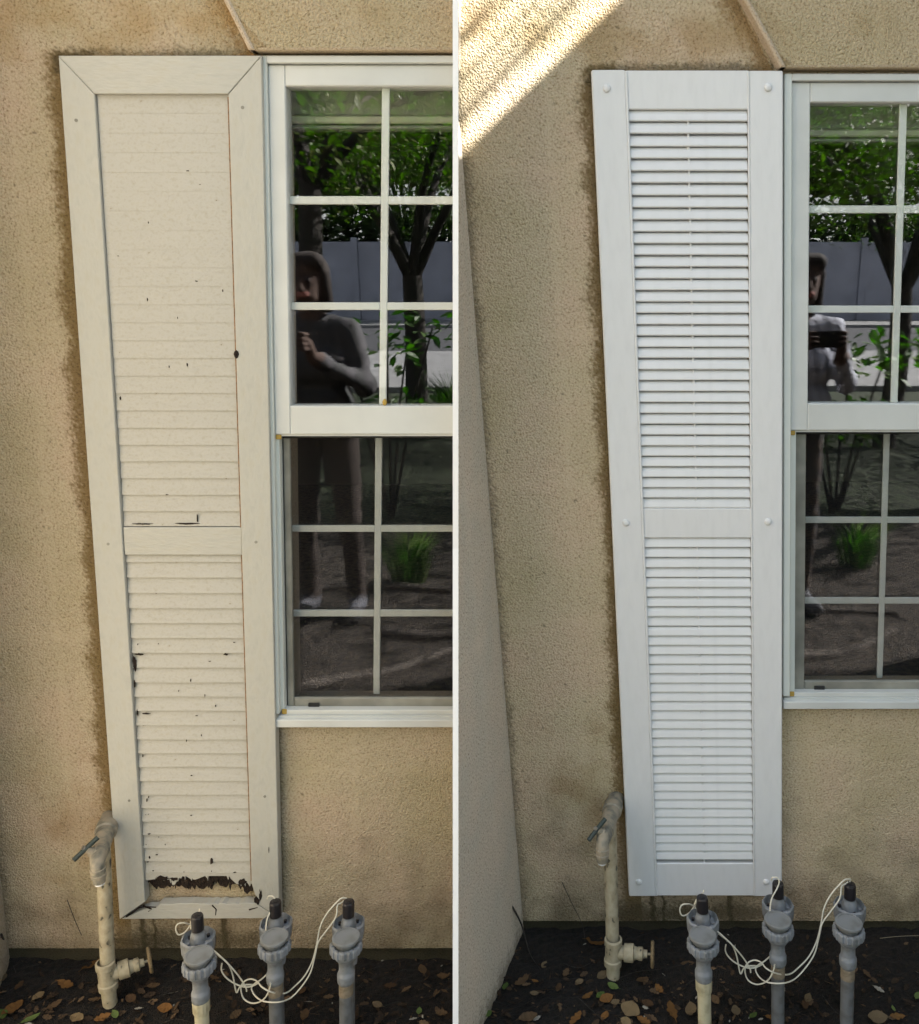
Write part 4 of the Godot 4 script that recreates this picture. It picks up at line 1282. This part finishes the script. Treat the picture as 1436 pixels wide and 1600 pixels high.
func surface_net(bones: Array, lo: Vector3, hi: Vector3, cell: float, blend: float, st: Array) -> void:
	var n := Vector3i(((hi - lo) / cell).ceil()) + Vector3i.ONE
	var f := PackedFloat32Array()
	f.resize(n.x * n.y * n.z)
	var who := PackedInt32Array()
	who.resize(n.x * n.y * n.z)
	for k in n.z:
		for j in n.y:
			for i in n.x:
				var p := lo + Vector3(i, j, k) * cell
				var d := 1.0
				var best := 1.0
				var w := 0
				for q in bones.size():
					var e := bone_distance(p, bones[q])
					if e < best:
						best = e
						w = q
					if e < d + blend:
						var h := clampf(0.5 + 0.5 * (d - e) / blend, 0.0, 1.0)
						d = lerpf(d, e, h) - blend * h * (1.0 - h)
				var at := (k * n.y + j) * n.x + i
				f[at] = d
				who[at] = w
	var id := {}
	var pos := PackedVector3Array()
	var key := PackedInt32Array()
	var corner := [0, 1, n.x, n.x + 1, n.x * n.y, n.x * n.y + 1, n.x * n.y + n.x, n.x * n.y + n.x + 1]
	var off := [Vector3(0, 0, 0), Vector3(1, 0, 0), Vector3(0, 1, 0), Vector3(1, 1, 0), Vector3(0, 0, 1), Vector3(1, 0, 1), Vector3(0, 1, 1), Vector3(1, 1, 1)]
	var edges := [[0, 1], [2, 3], [4, 5], [6, 7], [0, 2], [1, 3], [4, 6], [5, 7], [0, 4], [1, 5], [2, 6], [3, 7]]
	for k in n.z - 1:
		for j in n.y - 1:
			for i in n.x - 1:
				var at := (k * n.y + j) * n.x + i
				if absf(f[at]) > cell * 2.0:
					continue
				var inside := 0
				for c in 8:
					if f[at + corner[c]] < 0.0: inside += 1
				if inside == 0 or inside == 8:
					continue
				var sum := Vector3.ZERO
				var m := 0
				for e in edges:
					var a: float = f[at + corner[e[0]]]
					var b: float = f[at + corner[e[1]]]
					if (a < 0.0) != (b < 0.0):
						sum += (off[e[0]] as Vector3).lerp(off[e[1]], a / (a - b))
						m += 1
				id[at] = pos.size()
				pos.append(lo + (Vector3(i, j, k) + sum / m) * cell)
				key.append(who[at])
	var step := [1, n.x, n.x * n.y]
	var normals := PackedVector3Array()
	normals.resize(pos.size())
	var faces := []
	for at in id:
		for ax in 3:
			var b: int = step[(ax + 1) % 3]
			var c: int = step[(ax + 2) % 3]
			if at + step[ax] >= f.size() or (f[at] < 0.0) == (f[at + step[ax]] < 0.0):
				continue
			if not (id.has(at - b) and id.has(at - c) and id.has(at - b - c)):
				continue
			var q := [id[at], id[at - b], id[at - b - c], id[at - c]]
			if f[at] >= 0.0:
				q.reverse()
			var m := (pos[q[2]] - pos[q[0]]).cross(pos[q[3]] - pos[q[1]])
			for x in q:
				normals[x] += m
			faces.append(q)
	var base: int = st[0].size()
	for x in pos.size():
		if bones[key[x]][4] in ["shirt", "trousers"]:
			var q := pos[x]
			pos[x] += normals[x].normalized() * (0.011 * n_coarse.get_noise_3d(q.x * 9.0, q.y * 16.0, q.z * 9.0) + 0.006 * n_coarse.get_noise_3d(q.x * 22.0, q.y * 34.0 + q.x * 20.0, q.z * 22.0))
		st[0].append(pos[x])
		st[1].append(normals[x].normalized())
		st[2].append(bones[key[x]][4])
	for q in faces:
		st[3].append_array([base + q[0], base + q[2], base + q[1], base + q[0], base + q[3], base + q[2]])

func figure() -> Array:
	var V := func(x: float, y: float, z: float) -> Vector3: return Vector3(x, y, z)
	var body := []
	var hands := []
	for s in [-1.0, 1.0]:
		body.append([V.call(s * 0.09, 0.93, 0.0), V.call(s * 0.11, 0.50, -0.015), 0.088, 0.058, "trousers"])
		body.append([V.call(s * 0.11, 0.50, -0.015), V.call(s * 0.12, 0.10, 0.015), 0.058, 0.046, "trousers"])
		body.append([V.call(s * 0.12, 0.045, 0.035), V.call(s * 0.145, 0.035, -0.15), 0.045, 0.037, "shoe"])
		body.append([V.call(s * 0.17, 1.41, 0.0), V.call(s * 0.245, 1.16, -0.03), 0.062, 0.047, "shirt"])
		body.append([V.call(s * 0.245, 1.16, -0.03), V.call(s * 0.115, 1.29, -0.27), 0.044, 0.033, "shirt"])
		body.append([V.call(s * 0.115, 1.29, -0.27), V.call(s * 0.09, 1.31, -0.31), 0.028, 0.027, "skin"])
		# palm, four fingers round the back of the phone, thumb on its face
		hands.append([V.call(s * 0.092, 1.31, -0.305), V.call(s * 0.083, 1.37, -0.335), 0.026, 0.024, "skin"])
		for q in 4:
			var y := 1.345 + q * 0.021
			var len: float = [0.8, 1.0, 0.95, 0.75][q]
			var k0: Vector3 = V.call(s * 0.089, y, -0.347)
			var k1: Vector3 = k0 + V.call(-s * 0.012 * len, 0.004, -0.030 * len)
			var k2: Vector3 = k1 + V.call(-s * 0.026 * len, 0.003, -0.006)
			hands.append([k0, k1, 0.0095, 0.009, "skin"])
			hands.append([k1, k2, 0.009, 0.0075, "skin"])
		hands.append([V.call(s * 0.088, 1.335, -0.318), V.call(s * 0.068, 1.372, -0.322), 0.0125, 0.0105, "skin"])
		hands.append([V.call(s * 0.068, 1.372, -0.322), V.call(s * 0.044, 1.392, -0.336), 0.0105, 0.0085, "skin"])
	body.append([V.call(-0.06, 0.98, 0.0), V.call(0.06, 0.98, 0.0), 0.115, 0.115, "trousers"])
	body.append([V.call(-0.07, 1.06, -0.01), V.call(0.07, 1.06, -0.01), 0.11, 0.11, "shirt"])
	body.append([V.call(-0.08, 1.26, 0.0), V.call(0.08, 1.26, 0.0), 0.118, 0.118, "shirt"])
	body.append([V.call(-0.12, 1.40, 0.01), V.call(0.12, 1.40, 0.01), 0.075, 0.075, "shirt"])
	body.append([V.call(0, 1.42, 0.01), V.call(0, 1.53, -0.015), 0.058, 0.052, "skin"])
	var head := [
		[V.call(0, 1.53, -0.015), V.call(0, 1.58, -0.02), 0.05, 0.05, "skin"],
		[V.call(0, 1.575, -0.055), V.call(0, 1.66, -0.03), 0.058, 0.078, "skin"],
		[V.call(0, 1.60, -0.125), V.call(0, 1.635, -0.112), 0.013, 0.008, "skin"],
		[V.call(-0.083, 1.61, -0.01), V.call(-0.083, 1.64, -0.012), 0.014, 0.016, "skin"],
		[V.call(0.083, 1.61, -0.01), V.call(0.083, 1.64, -0.012), 0.014, 0.016, "skin"],
		[V.call(-0.03, 1.637, -0.107), V.call(-0.028, 1.637, -0.107), 0.009, 0.009, "dark"],
		[V.call(0.03, 1.637, -0.107), V.call(0.028, 1.637, -0.107), 0.009, 0.009, "dark"],
		[V.call(-0.02, 1.572, -0.112), V.call(0.02, 1.572, -0.112), 0.007, 0.007, "lip"],
		[V.call(0, 1.68, 0.0), V.call(0, 1.675, 0.01), 0.088, 0.092, "hair"],
		[V.call(0, 1.62, 0.03), V.call(0, 1.50, 0.035), 0.085, 0.06, "hair"],
		[V.call(-0.07, 1.67, -0.03), V.call(-0.082, 1.52, 0.0), 0.035, 0.028, "hair"],
		[V.call(0.07, 1.67, -0.03), V.call(0.082, 1.52, 0.0), 0.035, 0.028, "hair"],
		[V.call(-0.05, 1.715, -0.06), V.call(0.05, 1.715, -0.06), 0.045, 0.045, "hair"]]
	var net := [PackedVector3Array(), PackedVector3Array(), [], PackedInt32Array()]
	surface_net(body, Vector3(-0.36, -0.02, -0.4), Vector3(0.36, 1.6, 0.16), 0.017, 0.035, net)
	surface_net(head, Vector3(-0.12, 1.46, -0.16), Vector3(0.12, 1.79, 0.13), 0.009, 0.014, net)
	surface_net(hands, Vector3(-0.15, 1.27, -0.42), Vector3(0.15, 1.44, -0.27), 0.006, 0.006, net)
	return net

func build_person(net: Array, at: Vector3, turn: float, colours: Dictionary, label: String, phone_label: String) -> void:
	var arr := []
	arr.resize(Mesh.ARRAY_MAX)
	arr[Mesh.ARRAY_VERTEX] = net[0]
	arr[Mesh.ARRAY_NORMAL] = net[1]
	var c := PackedColorArray()
	for x in net[0].size():
		var k: String = net[2][x]
		var col: Color = colours[k]
		if k == "shirt" and colours.has("stripe") and fmod(absf(net[0][x].x * 1.0 + net[0][x].y * 0.2), 0.05) < 0.022:
			col = colours.stripe
		if k == "trousers" and colours.has("check"):
			var p: Vector3 = net[0][x]
			if fmod(p.y + 2.0, 0.09) < 0.03 or fmod(p.x + 2.0, 0.08) < 0.025:
				col = colours.check
		c.append(col)
	arr[Mesh.ARRAY_COLOR] = c
	arr[Mesh.ARRAY_INDEX] = net[3]
	var m := ArrayMesh.new()
	m.add_surface_from_arrays(Mesh.PRIMITIVE_TRIANGLES, arr)
	var o := piece(self, "person", m, M.clothing, at)
	o.rotation.y = turn
	tag(o, label, "person")
	var st := Shape.new()
	st.box(Vector3(-0.078, -0.037, -0.0045), Vector3(0.078, 0.037, 0.0045), 0.003)
	var ph := piece(self, "phone", st, M.phone, at + Vector3(0, 1.385, -0.352).rotated(Vector3.UP, turn))
	ph.rotation.y = turn
	tag(ph, phone_label, "phone")


# ---------------------------------------------------------------- garden and street that the panes mirror
func leaf_card() -> ArrayMesh:
	var st := Shape.new()
	var rows := [[-0.5, 0.0, 0.0], [-0.2, 0.2, 0.03], [0.12, 0.19, 0.03], [0.5, 0.0, -0.06]]
	for k in 3:
		for s in [-1.0, 1.0]:
			var a := Vector3(rows[k][0], rows[k][2] * 0.0, 0)
			var b := Vector3(rows[k][0], rows[k][2] + 0.04, s * rows[k][1])
			var d := Vector3(rows[k + 1][0], rows[k + 1][2] + 0.04, s * rows[k + 1][1])
			var e := Vector3(rows[k + 1][0], rows[k + 1][2] * 0.0, 0)
			var m := Vector3(0, 1, -s * 0.2).normalized()
			if b.distance_to(a) > 0.01:
				st.tri(a, b, d, m, m, m)
			if d.distance_to(e) > 0.01:
				st.tri(a, d, e, m, m, m)
			elif b.distance_to(a) > 0.01:
				st.tri(a, b, e, m, m, m)
	return st.mesh()

var card: ArrayMesh

func crown(parent: Node, called: String, centres: Array, count: int, size: float, tone: Color, r: RandomNumberGenerator) -> void:
	var mm := MultiMesh.new()
	mm.transform_format = MultiMesh.TRANSFORM_3D
	mm.use_colors = true
	mm.mesh = card
	mm.instance_count = count
	for k in count:
		var c: Array = centres[r.randi() % centres.size()]
		var d := Vector3(r.randfn(), r.randfn(), r.randfn()).normalized() * pow(r.randf(), 0.45)
		var p: Vector3 = c[0] + Vector3(d.x * c[1], d.y * c[1] * 0.6, d.z * c[1])
		var s := size * r.randf_range(0.7, 1.3)
		mm.set_instance_transform(k, Transform3D(Basis(Vector3.UP, r.randf() * TAU) * Basis(Vector3.BACK, r.randf_range(-1.0, 0.35)) * Basis(Vector3.RIGHT, r.randf_range(-0.8, 0.8)) * Basis.from_scale(Vector3.ONE * s), p))
		var t := r.randf()
		mm.set_instance_color(k, Color(tone.r * lerpf(0.7, 1.5, t), tone.g * lerpf(0.75, 1.3, t), tone.b * lerpf(0.7, 1.1, r.randf())))
	var o := MultiMeshInstance3D.new()
	o.name = called
	o.multimesh = mm
	o.material_override = M.leaves
	o.set_meta("kind", "stuff")
	parent.add_child(o, true)

func build_tree(at: Vector3, trunk_r: float, fork: float, height: float, spread: float, count: int, label: String, seed_: int, leaf := 0.074, group := "") -> void:
	var r := RandomNumberGenerator.new()
	r.seed = seed_
	var o := thing("garden_tree", label, "tree", Transform3D(Basis.IDENTITY, at), group)
	var st := Shape.new()
	var bend := Vector3(r.randf_range(-0.1, 0.1), 0, r.randf_range(-0.1, 0.1))
	st.tube(smooth_line([Vector3(0, -0.1, 0), Vector3(0, 0.12, 0) , bend + Vector3(0, fork * 0.55, 0), bend * 0.5 + Vector3(0, fork, 0)], 4), trunk_r * 1.15, trunk_r * 0.9, 12)
	var trunk := piece(o, "trunk", st, M.bark)
	var centres := []
	var limbs := 6
	for k in limbs:
		var t := TAU * (k + r.randf_range(-0.3, 0.3)) / limbs
		var reach := spread * r.randf_range(0.5, 0.85)
		var tip := Vector3(cos(t) * reach, height * r.randf_range(0.72, 0.95), sin(t) * reach)
		var mid := Vector3(cos(t) * reach * 0.35, lerpf(fork, tip.y, 0.55), sin(t) * reach * 0.35)
		st = Shape.new()
		st.tube(smooth_line([bend * 0.5 + Vector3(0, fork - 0.08, 0), mid, tip], 4), trunk_r * 0.55, trunk_r * 0.1, 8)
		piece(trunk, "limb", st, M.bark)
		centres.append([tip, spread * 0.42])
		centres.append([mid.lerp(tip, 0.5) + Vector3(r.randf_range(-0.4, 0.4), 0.1, r.randf_range(-0.4, 0.4)), spread * 0.36])
		centres.append([Vector3(cos(t + 0.5) * spread * 0.8, height * r.randf_range(0.52, 0.7), sin(t + 0.5) * spread * 0.8), spread * 0.3])
	centres.append([Vector3(0, height, 0), spread * 0.5])
	crown(o, "crown", centres, count, leaf, Color(0.095, 0.128, 0.022), r)

# an added, unseen thin tree behind the low wall; its level limbs draw the shadow bands across the patch of sun
func build_shadow_tree() -> void:
	var r := RandomNumberGenerator.new()
	r.seed = 12
	var o := thing("shadow_tree", "unseen thin tree added to draw shadow bands over the patch of sun", "tree", Transform3D(Basis.IDENTITY, Vector3(2.85, -0.06, -0.1)))
	var st := Shape.new()
	st.tube([Vector3(0, -0.1, 0), Vector3(0.03, 2.5, 0), Vector3(0, 5.2, 0)], 0.05, 0.02, 10)
	piece(o, "trunk", st, M.bark)
	var centres := []
	for q in [[885, 30, 0.006], [866, 46, 0.007], [826, 62, 0.012], [800, 30, 0.006], [775, 82, 0.008], [742, 44, 0.012], [738, 120, 0.006]]:
		var p := at_depth(q[0], q[1], -1.92)
		var c: Vector3 = p + SUN * ((2.85 - p.x) / SUN.x) - o.position
		st = Shape.new()
		st.tube(smooth_line([Vector3(0, c.y - 0.12, 0), Vector3(0.01, c.y - 0.02, c.z * 0.5), c + Vector3(0, 0.0, 0), c + Vector3(0.0, 0.03, -0.28), c + Vector3(0.02, 0.02, -0.6)], 4), q[2] * 1.1, q[2] * 0.6, 7)
		piece(o, "limb", st, M.bark)
		centres.append([c + Vector3(0, 0.05, -0.1), 0.22])
	crown(o, "foliage", centres, 48, 0.05, Color(0.06, 0.115, 0.02), r)

func build_shrub(at: Vector3, h: float, wide: float, count: int, label: String, seed_: int, tone: Color) -> void:
	var r := RandomNumberGenerator.new()
	r.seed = seed_
	var o := thing("garden_shrub", label, "shrub", Transform3D(Basis.IDENTITY, at))
	var st := Shape.new()
	var centres := []
	for k in 5:
		var t := TAU * k / 5.0
		var tip := Vector3(cos(t) * wide * 0.5, h * r.randf_range(0.7, 1.0), sin(t) * wide * 0.5)
		st = Shape.new()
		st.tube([Vector3(0, -0.05, 0), tip * 0.5 + Vector3(0, 0.1, 0), tip], 0.014, 0.006, 6)
		piece(o, "stem", st, M.bark)
		centres.append([tip, wide * 0.4])
		centres.append([tip * 0.6, wide * 0.35])
	crown(o, "foliage", centres, count, 0.10, tone, r)

func build_grass_clump(at: Vector3, h: float, count: int, label: String, seed_: int) -> void:
	var r := RandomNumberGenerator.new()
	r.seed = seed_
	var st := Shape.new()
	for k in count:
		var t := r.randf() * TAU
		var d := Vector3(cos(t), 0, sin(t))
		var side := Vector3(-d.z, 0, d.x) * r.randf_range(0.006, 0.011)
		var l := h * r.randf_range(0.6, 1.1)
		var p0 := d * r.randf_range(0.0, 0.1)
		var p1 := p0 + d * l * 0.2 + Vector3(0, l * 0.65, 0)
		var p2 := p0 + d * l * 0.55 + Vector3(0, l * 0.95, 0)
		st.tint = Color(0.10, 0.17, 0.03) * r.randf_range(0.7, 1.2)
		st.quad(p0 - side, p0 + side, p1 + side * 0.8, p1 - side * 0.8, d + Vector3.UP * 0.3)
		st.tri(p1 - side * 0.8, p1 + side * 0.8, p2, (d + Vector3.UP).normalized(), (d + Vector3.UP).normalized(), (d + Vector3.UP).normalized())
	var o := piece(self, "grass_clump", st, M.leaves, at)
	tag(o, label, "grass clump")

func sheet(x0: float, x1: float, z0: float, z1: float, y: float) -> Shape:
	var st := Shape.new()
	st.quad(Vector3(x0, y, z0), Vector3(x1, y, z0), Vector3(x1, y, z1), Vector3(x0, y, z1), Vector3.UP)
	return st

func build_garden() -> void:
	structure("ground", sheet(-150, 150, -150, 150, -0.075), M.mulch, "dark mulch covered ground round the house")
	structure("lawn", sheet(-30, 30, 2.4, 10.6, -0.062), M.lawn, "patchy lawn in the garden mirrored by the window panes")
	var st := Shape.new()
	st.box(Vector3(-60, -0.2, 10.6), Vector3(60, 0.03, 19.2), 0.01)
	structure("pavement", st, M.concrete, "pale concrete pavement beside the street")
	structure("road", sheet(-60, 60, 19.2, 35, -0.05), M.asphalt, "dark asphalt road across from the house")
	st = Shape.new()
	st.box(Vector3(-60, -0.2, 35), Vector3(60, 0.08, 41), 0.01)
	structure("far_pavement", st, M.concrete, "pale concrete pavement on the far side of the road")
	var wall := thing("boundary_wall", "long pale rendered wall across the road", "wall", Transform3D(Basis.IDENTITY, Vector3(0, 0, 42)))
	for k in 16:
		st = Shape.new()
		st.box(Vector3(-40 + k * 5.0, -0.2, 0), Vector3(-40 + k * 5.0 + 4.7, 3.8, 0.3), 0.02)
		piece(wall, "wall_panel", st, M.far_wall)
		st = Shape.new()
		st.box(Vector3(-40 + k * 5.0 + 4.7, -0.2, -0.12), Vector3(-40 + k * 5.0 + 5.0, 4.0, 0.42), 0.02)
		piece(wall, "pier", st, M.far_wall)
	# unseen wall added to keep the bays in shade; its low part lets one patch of sun through
	var top := 3.856
	st = Shape.new()
	st.box(Vector3(2.12, -0.2, -2.1), Vector3(2.5, top, -0.54), 0.004)
	var ex := thing("added_shade_wall", "unseen plain stucco wall added beyond the white shutter bay to cast shade", "house", Transform3D.IDENTITY)
	piece(ex, "low_wall", st, M.plain_stucco)
	st = Shape.new()
	st.box(Vector3(2.12, -0.2, -0.54), Vector3(2.5, 5.6, 0.10), 0.004)
	piece(ex, "tall_wall", st, M.plain_stucco)
	# the house front carries on beyond the return wall
	st = Shape.new()
	st.box(Vector3(-7.0, -0.2, -2.3), Vector3(-1.53, 3.1, -1.62), 0.004)
	var hf := thing("house_block", "plain stucco house front beyond the return wall", "house", Transform3D.IDENTITY)
	piece(hf, "wall_face", st, M.plain_stucco)
	# eave over the bays
	st = Shape.new()
	st.box(Vector3(-2.2, 2.66, -2.2), Vector3(2.11, 2.82, -1.60), 0.004)
	var ev := thing("roof_eave", "shallow plastered roof eave above both window bays", "eave", Transform3D.IDENTITY)
	piece(ev, "soffit", st, M.plain_stucco)
	# hedge behind the far wall
	var hr := RandomNumberGenerator.new()
	hr.seed = 91
	var hedge := thing("tall_hedge", "tall dark hedge growing behind the pale wall across the road", "hedge", Transform3D(Basis.IDENTITY, Vector3(0, 0, 44)))
	var hc := []
	for k in 40:
		hc.append([Vector3(-30 + k * 1.5, 4.4 + 0.6 * sin(k * 2.1), 0.4 * sin(k * 3.7)), 2.3])
	card = leaf_card()
	crown(hedge, "foliage", hc, 15000, 0.5, Color(0.04, 0.075, 0.018), hr)
	for k in 20:
		st = Shape.new()
		st.tube([Vector3(-29 + k * 3.0, -0.1, 0), Vector3(-28.8 + k * 3.0, 4.0, 0)], 0.09, 0.05, 6)
		piece(hedge, "stem", st, M.bark)
	# trees
	card = leaf_card()
	build_tree(Vector3(-1.78, -0.06, 7.3), 0.13, 1.75, 4.3, 2.7, 15000, "slender forked tree on the lawn whose trunk the left panes mirror", 5)
	build_tree(Vector3(3.35, -0.06, 5.3), 0.11, 1.6, 4.2, 2.7, 15000, "forked tree on the lawn mirrored in the panes beside the white shutter", 6)
	build_tree(Vector3(5.2, -0.06, 3.7), 0.14, 2.2, 4.8, 2.1, 1500, "broad tree shading the ground in front of the house", 7)
	build_tree(Vector3(-4.6, -0.06, 8.2), 0.13, 1.9, 4.8, 3.0, 13000, "dense tree beyond the lawn to the side of the forked tree", 8)
	build_tree(Vector3(0.6, -0.06, 9.3), 0.13, 1.9, 5.2, 3.0, 13000, "tall tree at the edge of the pavement", 9)
	build_tree(Vector3(6.4, -0.06, 8.6), 0.14, 1.8, 5.2, 3.2, 13000, "wide tree standing behind the forked tree on the lawn", 10)
	build_shadow_tree()
	build_tree(Vector3(-1.9, -0.06, 3.7), 0.10, 2.4, 4.4, 2.2, 9000, "leaning tree close to the house with low hanging leaves", 13)
	for q in [[-16.0, 27.0, 51], [-9.0, 29.0, 52], [-3.0, 30.0, 53], [4.0, 30.0, 54], [10.0, 28.0, 55], [16.5, 27.0, 56]]:
		build_tree(Vector3(q[0] + 0.5, -0.06, 48.5), 0.3, 2.8, 13.5, 6.0, 5200, "tall dense tree rising behind the pale wall across the road", q[2], 1.0, "tall trees behind the pale wall")
	build_shrub(Vector3(-1.22, -0.06, 2.5), 1.35, 0.7, 260, "leafy green shrub standing behind the person in the dark shirt", 21, Color(0.06, 0.12, 0.03))
	build_shrub(Vector3(1.95, -0.06, 2.3), 1.25, 0.75, 420, "bright leafy shrub standing behind the person in the striped shirt", 22, Color(0.09, 0.17, 0.03))
	for q in [[[-1.25, -0.45], [-1.0, -0.25], [-0.72, -0.12], [-0.45, 0.15]], [[-0.9, 0.35], [-0.62, 0.25], [-0.3, 0.42]], [[-1.5, 0.9], [-1.1, 1.0], [-0.6, 0.92]], [[0.75, -0.45], [1.0, -0.22], [1.3, -0.12], [1.6, 0.12]], [[0.9, 0.3], [1.3, 0.42], [1.7, 0.36]]]:
		st = Shape.new()
		st.tube(smooth_line(q.map(func(p): return Vector3(p[0], -0.07 + 0.012 * sin(p[0] * 9.0), p[1])), 5), 0.04, 0.016, 8)
		tag(piece(self, "tree_root", st, M.root_bark), "pale bare tree root lying along the mulch before the %s" % ("cream shutter's window" if q[0][0] < 0.0 else "white shutter's window"), "root", "roots before the %s" % ("cream shutter's window" if q[0][0] < 0.0 else "white shutter's window"))
	build_grass_clump(Vector3(-1.18, -0.06, 6.3), 0.75, 240, "bright green ornamental grass at the edge of the lawn", 31)
	build_grass_clump(Vector3(-0.86, -0.07, 1.1), 0.30, 120, "low tuft of grass growing in the mulch near the cream shutter's window", 32)
	build_grass_clump(Vector3(1.75, -0.07, 1.2), 0.3, 100, "low tuft of grass growing in the mulch near the white shutter's window", 33)


# ---------------------------------------------------------------- everything
func _ready() -> void:
	var cam := Camera3D.new()
	cam.name = "camera"
	cam.projection = Camera3D.PROJECTION_FRUSTUM
	cam.near = 0.05
	cam.far = 400.0
	cam.size = 2.0 * 0.05 * LENS_Y / FOCAL
	cam.frustum_offset = Vector2((718.0 - LENS_X) / FOCAL * 0.05, 0.0)
	add_child(cam)
	cam.position = EYE
	cam.rotation = Vector3(-TILT, 0, 0)
	cam.current = true
	var sky := ProceduralSkyMaterial.new()
	sky.sky_top_color = Color(0.58, 0.63, 0.70)
	sky.sky_horizon_color = Color(0.93, 0.935, 0.92)
	sky.sky_curve = 0.15
	sky.ground_horizon_color = Color(0.5, 0.5, 0.47)
	sky.ground_bottom_color = Color(0.2, 0.18, 0.16)
	sky.sky_energy_multiplier = 0.74
	var env := Environment.new()
	env.background_mode = Environment.BG_SKY
	env.sky = Sky.new()
	env.sky.sky_material = sky
	env.tonemap_mode = Environment.TONE_MAPPER_LINEAR
	env.tonemap_exposure = 8.2
	env.sdfgi_enabled = true
	env.ssao_enabled = true
	env.ssil_enabled = true
	var we := WorldEnvironment.new()
	we.name = "environment"
	we.environment = env
	add_child(we)
	var sun := DirectionalLight3D.new()
	sun.name = "sun"
	sun.light_energy = 1.6
	sun.light_color = Color(1.0, 0.99, 0.975)
	sun.light_angular_distance = 0.53
	sun.shadow_enabled = true
	add_child(sun)
	sun.look_at_from_position(SUN * 10.0, Vector3.ZERO)

	rng.seed = 1
	n_coarse = noise(41, 1.0, 2)
	n_grain = noise(42, 1.0, 3)
	n_blot = noise(43, 1.0, 4)
	n_streak = noise(44, 1.0, 2)
	make_materials()
	for b in ["old", "new"]:
		build_wall(b)
	build_side_walls()
	build_bed()
	build_garden()
	for b in ["old", "new"]:
		build_window(b)
	build_old_shutter()
	build_new_shutter()
	for b in ["old", "new"]:
		build_tap(b)
	build_valve("old", Vector2(310.8, 1490.7), Vector2(309.5, 1463), true, "sprinkler valve on a cream pipe before the weathered cream shutter")
	build_valve("old", Vector2(428.6, 1463), Vector2(431, 1441), false, "sprinkler valve on a grey pipe below the cream shutter's right stile")
	build_valve("old", Vector2(540.7, 1463), Vector2(544.6, 1441), false, "sprinkler valve standing before bare stucco beside the cream shutter")
	build_valve("new", Vector2(1098, 1460), Vector2(1098, 1434), true, "sprinkler valve on a cream pipe before the new white shutter")
	build_valve("new", Vector2(1215.5, 1436), Vector2(1215.5, 1411), false, "sprinkler valve on a grey pipe below the white shutter's right stile")
	build_valve("new", Vector2(1326.3, 1439.7), Vector2(1327.6, 1413), false, "sprinkler valve standing before bare stucco beside the white shutter")
	for b in ["old", "new"]:
		build_wires(b)
	build_leaves()
	var net := figure()
	var skin := Color(0.075, 0.045, 0.032)  # very dark: shade on the mirrored faces is put into the skin colour
	build_person(net, Vector3(-1.16, -0.07, 0.6), 0.05, {"trousers": Color(0.06, 0.046, 0.036), "shirt": Color(0.035, 0.033, 0.035), "stripe": Color(0.06, 0.058, 0.06), "shoe": Color(0.15, 0.15, 0.17), "skin": skin, "hair": Color(0.02, 0.014, 0.01), "dark": Color(0.02, 0.015, 0.012), "lip": Color(0.3, 0.12, 0.1)}, "person in a dark shirt and brown trousers holding up a phone", "dark phone held by the person in the dark shirt")
	build_person(net, Vector3(1.12, -0.07, 0.48), -0.1, {"trousers": Color(0.12, 0.085, 0.062), "check": Color(0.09, 0.08, 0.085), "shirt": Color(0.46, 0.47, 0.53), "stripe": Color(0.2, 0.205, 0.24), "shoe": Color(0.16, 0.16, 0.17), "skin": skin, "hair": Color(0.02, 0.014, 0.01), "dark": Color(0.02, 0.015, 0.012), "lip": Color(0.3, 0.12, 0.1)}, "person in a striped grey shirt and checked trousers holding up a phone", "dark phone held by the person in the striped shirt")
